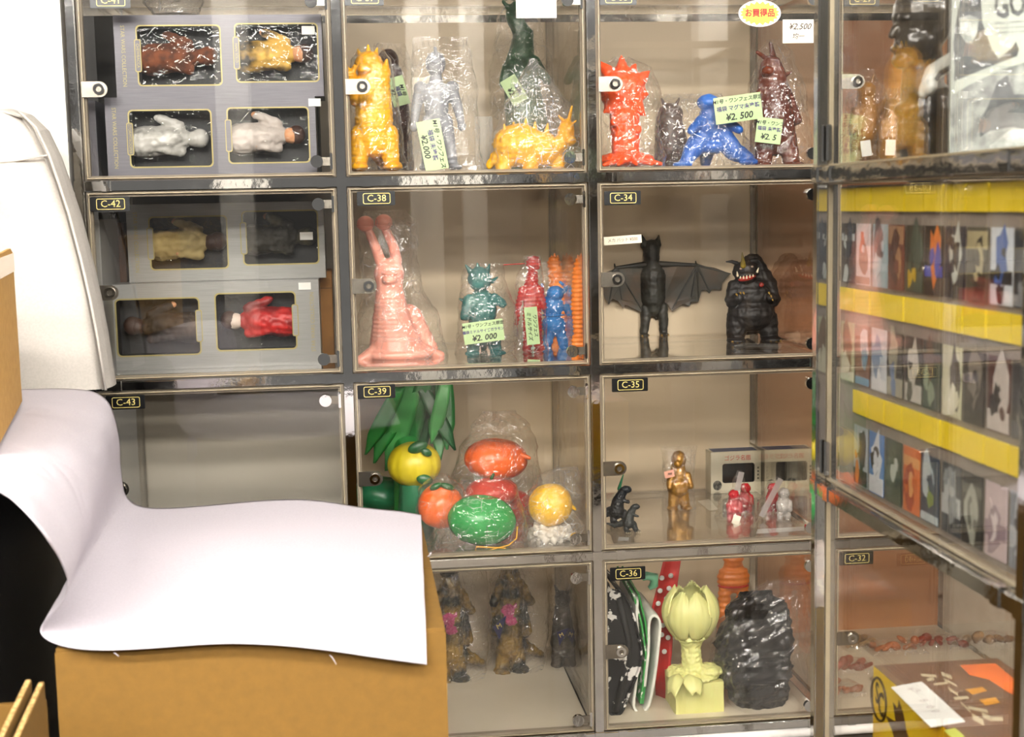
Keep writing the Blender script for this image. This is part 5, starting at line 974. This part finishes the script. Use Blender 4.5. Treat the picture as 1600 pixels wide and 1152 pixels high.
for lx, ly, dx, rot in ((1055, 1043, -30, 0), (1070, 1045, 8, 1)):
    v = []; f = []
    for k in range(9):
        q = k/8
        for j in range(-5, 6):
            hw_ = 15*math.sin(math.pi*(.12+.8*q))**.7; jag = (1.2 if (k+j) % 2 else 0)*(abs(j) == 5)
            v.append(fr.v(lx+dx*q*.6+j/5*hw_*(1 if rot else .9)*(1 if rot else .6), ly-14*math.sin(q*2.4)+q*26+abs(j)*1.2+jag, 22+30*q+(0 if rot else j*2)))
    for k in range(8):
        for j in range(10): f.append((k*11+j, k*11+j+1, (k+1)*11+j+1, (k+1)*11+j))
    o = obj('leaf', mesh('leaf', v, f), FLW, t); md = o.modifiers.new('thick', 'SOLIDIFY'); md.thickness = .002
    for p in o.data.polygons: p.use_smooth = True
# folded cloth bags standing at the left
def folded(name, label, P, prof, dep, m, dots=None, cat='cloth bag', thick=.003):
    """prof: picture outline of the folded edge, swept back into the locker"""
    t = thing(name, label, cat, P); fr = Frame(t, P); v = []; f = []; n = len(prof); K = 5
    for k in range(K+1):
        for x, y in prof:
            p = fr.v(x, y, 0); p.y = dep*k/K; p.x += .004*noise.noise(Vector((x/20, y/25, k*.8))); v.append(p)
    for k in range(K):
        for i in range(n-1): f.append((k*n+i, k*n+i+1, (k+1)*n+i+1, (k+1)*n+i))
    o = obj('cloth', mesh('cloth', v, f), m, t); md = o.modifiers.new('round', 'SUBSURF'); md.levels = md.render_levels = 2
    md = o.modifiers.new('thick', 'SOLIDIFY'); md.thickness = thick
    for p in o.data.polygons: p.use_smooth = True
    return t, fr, o
BWF = mat('black_white_print_cloth', '0b0b0b', .7, 0, 'd8d4cc', 32, contrast=(.555, .57)); WHF = mat('white_felt', 'd9d8cc', .8); GRF = mat('green_print_cloth', '2f8a3c', .7, 0, 'd9ddd0', 60, contrast=(.55, .6)); RDF = mat('red_cloth', 'c4201a', .6)
P = spot(968, 3, y=1122)
t, fr, o = folded('cloth_bag', 'black cloth bag with white blotches folded at the left of locker C-36', P, [(958, 912), (948, 930), (950, 980), (946, 1030), (950, 1090), (952, 1118), (972, 1120), (980, 1085), (1000, 1050), (1006, 1020), (996, 985), (990, 950), (975, 920), (964, 915)], .16, BWF)
obj('inner_fold', tube([fr.v(970, 930, -4), fr.v(985, 1000, -3), fr.v(975, 1060, -3), fr.v(962, 1112, -3)], .006, 8), BWF, t)
obj('front_sheet', mesh('f', [fr.v(x, y, -6) for x, y in ((958, 915), (975, 922), (990, 952), (996, 986), (1004, 1020), (998, 1050), (980, 1085), (970, 1118), (953, 1116), (950, 1080), (948, 1030), (950, 980), (950, 932))], [tuple(range(13))]), BWF, t)
P = spot(1012, 3, y=1115)
t, fr, o = folded('cloth_bag', 'white and green cloth bag folded in a hairpin beside the black one', P, [(1000, 930), (998, 960), (1004, 1000), (1000, 1040), (994, 1080), (990, 1105), (998, 1114), (1010, 1112), (1018, 1080), (1024, 1040), (1030, 990), (1034, 965), (1022, 958), (1016, 970), (1018, 1010), (1012, 1050), (1008, 1080)], .15, WHF, thick=.004)
for dx, m in ((6, GRF), (14, MATS['leaf_green_a'])):
    v = []; f = []; ln = [(985+dx, 925), (998+dx*.8, 970), (1006+dx*.6, 1020), (1002+dx*.4, 1070), (998+dx*.4, 1100)]
    for x, y in ln: a = fr.v(x, y, -3); v += [a, Vector((a.x, .15, a.z+.012))]
    f = [(2*i, 2*i+1, 2*i+3, 2*i+2) for i in range(4)]; q = obj('green_layer', mesh('g', v, f), m, t); md = q.modifiers.new('thick', 'SOLIDIFY'); md.thickness = .003
P = spot(1040, 3, Y=.13)
t = thing('polka_dot_cloth', 'red cloth with white polka dots hanging behind the flower', 'cloth', P); fr = Frame(t, P); v = []; f = []
cl = [(1036, 870, 1068), (1028, 905, 1062), (1020, 940, 1056), (1014, 975, 1052), (1024, 1010, 1050), (1026, 1045, 1046), (1026, fr.y0, 1042)]
for xl, y, xr in cl:
    for j in range(7): q = j/6; p = fr.v(xl+(xr-xl)*q, y, 10*math.sin(q*3.1+y*.01)); v.append(p)
f = [(k*7+j, k*7+j+1, (k+1)*7+j+1, (k+1)*7+j) for k in range(len(cl)-1) for j in range(6)]
o = obj('cloth', mesh('pd', v, f), RDF, t); md = o.modifiers.new('thick', 'SOLIDIFY'); md.thickness = .002
for p in o.data.polygons: p.use_smooth = True
for (x, y) in ((1033, 895), (1047, 892), (1030, 915), (1044, 912), (1027, 935), (1040, 928), (1050, 930), (1022, 955), (1036, 950), (1046, 948), (1034, 970), (1032, 985), (1042, 990), (1036, 1012)):
    e = simple('white_dot', fr, [('e', x, y, 11.5, 4, 1.5, 4)], M_WHITE, t)
t = tag(obj('green_ribbon', tube([at(x, y, 1, .10) for x, y in ((1003, 905), (1010, 900), (1022, 902), (1022, 914), (1014, 920))], [.004, .008, .009, .008, .004], 8), vin('mint_ribbon', '6fb08c')), 'mint green ribbon end above the folded cloth bags', 'ribbon')
P = spot(1190, 3, y=1102)
t, fr = toy('bagged_black_part', 'crumpled glossy black plastic covered part in locker C-36', P, cat='model part')
BLP = mat('glossy_black_vinyl', '121010', .2, 0, '1c1817', 15)
K_ = bag('tmp', P, [(922, 1150, 1210, .4), (945, 1132, 1232, .7), (990, 1116, 1240, .95), (1040, 1114, 1238, 1), (1075, 1130, 1232, .8), (1101, 1148, 1226, .7)], 46, BLP, 13)[0]
for c_ in list(K_.children): c_.parent = t; c_.name = 'wrapped_body'
bpy.data.objects.remove(K_)
simple('rim', fr, [('e', 1180, 1052, 2, 58, 46, 3.5)], BLP, t)
bag('large crinkled clear bag round the black part', P, [(902, 1195, 1262, .2), (930, 1160, 1266, .5), (975, 1115, 1266, .8), (1030, 1108, 1262, 1), (1080, 1125, 1258, 1), (1101, 1140, 1250, 1)], 56, M_FLATBAG, 8)
P = spot(1142, 3, Y=.34)
t, fr = toy('orange_reflection', 'solid orange shape in place of a reflection at the back of locker C-36', P)  # modelled orange shape stands in for a red-orange reflection
b = fr.y0; solid('body', fr, [('c', 1132, 920, 0, 1128, b-10, 0, 10, 10), ('c', 1160, 915, 0, 1164, b-10, 0, 10, 10), ('e', 1146, 900, 0, 26, 16, 24), ('e', 1126, b-5, 8, 12, 16, 5), ('e', 1166, b-5, 8, 12, 16, 5), ('e', 1146, 870, 0, 16, 14, 16)], OR2, t, 1.8, 2, rings(.8, 9, .5))
simple('belt', fr, [('e', 1146, 912, 0, 25, 17, 3)], RD1, t)

# ---------------------------------------------------------------- lockers C-29 and C-32, seen through the showcase
AMB = mat('amber_vinyl', 'a8701c', .35, 0, '8a5a14', 15); BRZ2 = mat('bronze_figure', '5a4030', .3, .2, '8a6a50', 25)
for (x, k, m, lab) in ((1352, 1.0, AMB, 'amber monster'), (1392, .8, BRZ2, 'bronze coloured warrior figure'), (1448, .85, OR2, 'orange figure with raised arm')):
    P = spot(x, 0, Y=.10 if k == 1 else .06); t, fr = toy('bagged_figure', lab+' in locker C-29', P); b = fr.y0
    solid('body', fr, [('e', x, b-120*k, 2, 15*k, 14*k, 16*k), ('c', x, b-105*k, 0, x, b-60*k, 0, 16*k, 26*k), ('c', x-18*k, b-90*k, 4, x-26*k, b-60*k, 12, 8*k, 6*k), ('c', x+18*k, b-90*k, 4, x+28*k, b-105*k, 12, 8*k, 6*k), ('c', x-12*k, b-50*k, 0, x-14*k, b-10*k, 2, 13*k, 11*k), ('c', x+12*k, b-50*k, 0, x+14*k, b-10*k, 2, 13*k, 11*k), ('e', x-15*k, b-5, 8, 13*k, 16*k, 5), ('e', x+15*k, b-5, 8, 13*k, 16*k, 5)], m, t, 1.8, 2, scales(2, 8))
    simple('horn', fr, [('c', x-8*k, b-132*k, 0, x-12*k, b-146*k, 0, 4*k, 1.2), ('c', x+8*k, b-132*k, 0, x+12*k, b-146*k, 0, 4*k, 1.2)], m, t)
    bg, fb = bag('clear plastic bag round the '+lab, P, [(b-155*k, x-12, x+14, .2), (b-110*k, x-30*k, x+34*k, .8), (b-50*k, x-34*k, x+36*k, 1), (b-1, x-36*k, x+38*k, 1)], 32*k, None, 4.5)
    sticker(fb, x-12, b-32, 34*k, 16, 24, [], rot=-8 if k == 1 else 2, m=M_WHITE, name='price_tag')
rn = random.Random(8)
PRT = [mat('orange_parts', 'b8602c', .4, 0, '8a4420', 25), mat('red_parts', 'a03a24', .4, 0, '7a2c1c', 25), mat('tan_parts', 'b08a5a', .45, 0, '6a4a2c', 40)]
for i, (x, y, wd_, dp, nm) in enumerate(((1320, 1085, 60, 50, 'nearest left'), (1330, 1050, 64, 46, 'second left'), (1345, 1015, 60, 40, 'rear left'), (1400, 1020, 90, 46, 'middle'), (1470, 1012, 90, 46, 'right of the middle'), (1540, 1008, 90, 46, 'far right'), (1400, 1070, 70, 44, 'front middle'))):
    P = spot(x, 3, y=min(y, 1095)); t, fr = toy('bag_of_parts', 'flat clear bag of %s model parts, %s in locker C-32' % (('orange', 'red', 'tan')[i % 3], nm), P, 'flat bags of parts in locker C-32', cat='bag of parts'); b = fr.y0
    for j in range(5):
        a = x-wd_*.35+j*wd_*.17; simple('part', fr, [('e', a, b-8-rn.random()*10, rn.uniform(-20, 16), rn.uniform(6, 11), 6, rn.uniform(4, 8), rn.uniform(-40, 40)), ('c', a, b-7, 0, a+rn.uniform(-10, 10), b-14, 8, 4, 3)], PRT[i % 3], t)
    v = []; f = []
    for k in range(9):
        for j in range(9):
            u, w = j/8*2-1, k/8*2-1; h = 22*(1-u**4)*(1-w**4)
            p = fr.v(x+u*wd_*.55, b-h, w*dp*.6); d_, _ = noise.voronoi(p/fr.s/14+Vector((i*9, 0, 0))); p.z = max(.0006, p.z+(d_[1]-d_[0]-.4)*7*fr.s*(h > 4)); v.append(p)
    f = [(k*9+j, k*9+j+1, (k+1)*9+j+1, (k+1)*9+j) for k in range(8) for j in range(8)]
    obj('film', mesh('film', v, f), M_BAG, t)

# ---------------------------------------------------------------- skins and lettering become plain meshes
for o, vox, sm, disp, s in DEFER:
    if vox:
        r = o.modifiers.new('skin', 'REMESH'); r.mode = 'VOXEL'; r.voxel_size = vox; r.use_smooth_shade = True
        if sm: q = o.modifiers.new('soft', 'SMOOTH'); q.factor = .5; q.iterations = sm
dg = bpy.context.evaluated_depsgraph_get(); dg.update()
for o, vox, sm, disp, s in DEFER:
    me = bpy.data.meshes.new_from_object(o.evaluated_get(dg)); mats = list(o.data.materials); o.modifiers.clear(); o.data = me
    if not me.materials:
        for q in mats: me.materials.append(q)
    if disp:
        nv = len(me.vertices); co = np.empty(nv*3); no = np.empty(nv*3); me.vertices.foreach_get('co', co)
        me.vertex_normals.foreach_get('vector', no); co = co.reshape(-1, 3); no = no.reshape(-1, 3)
        d = np.array([disp(Vector(c), n_, s) for c, n_ in zip(co, no)]); co += no*d[:, None]
        me.vertices.foreach_set('co', co.ravel())
    me.polygons.foreach_set('use_smooth', [True]*len(me.polygons)); me.update()
for o in TEXTS:
    me = bpy.data.meshes.new_from_object(o.evaluated_get(dg)); nm = o.name.split('.')[0]
    n_ = bpy.data.objects.new(nm, me); COL.objects.link(n_); n_.parent = o.parent; n_.matrix_basis = o.matrix_basis.copy()
    if not me.materials: me.materials.append(o.data.materials[0])
    bpy.data.objects.remove(o)
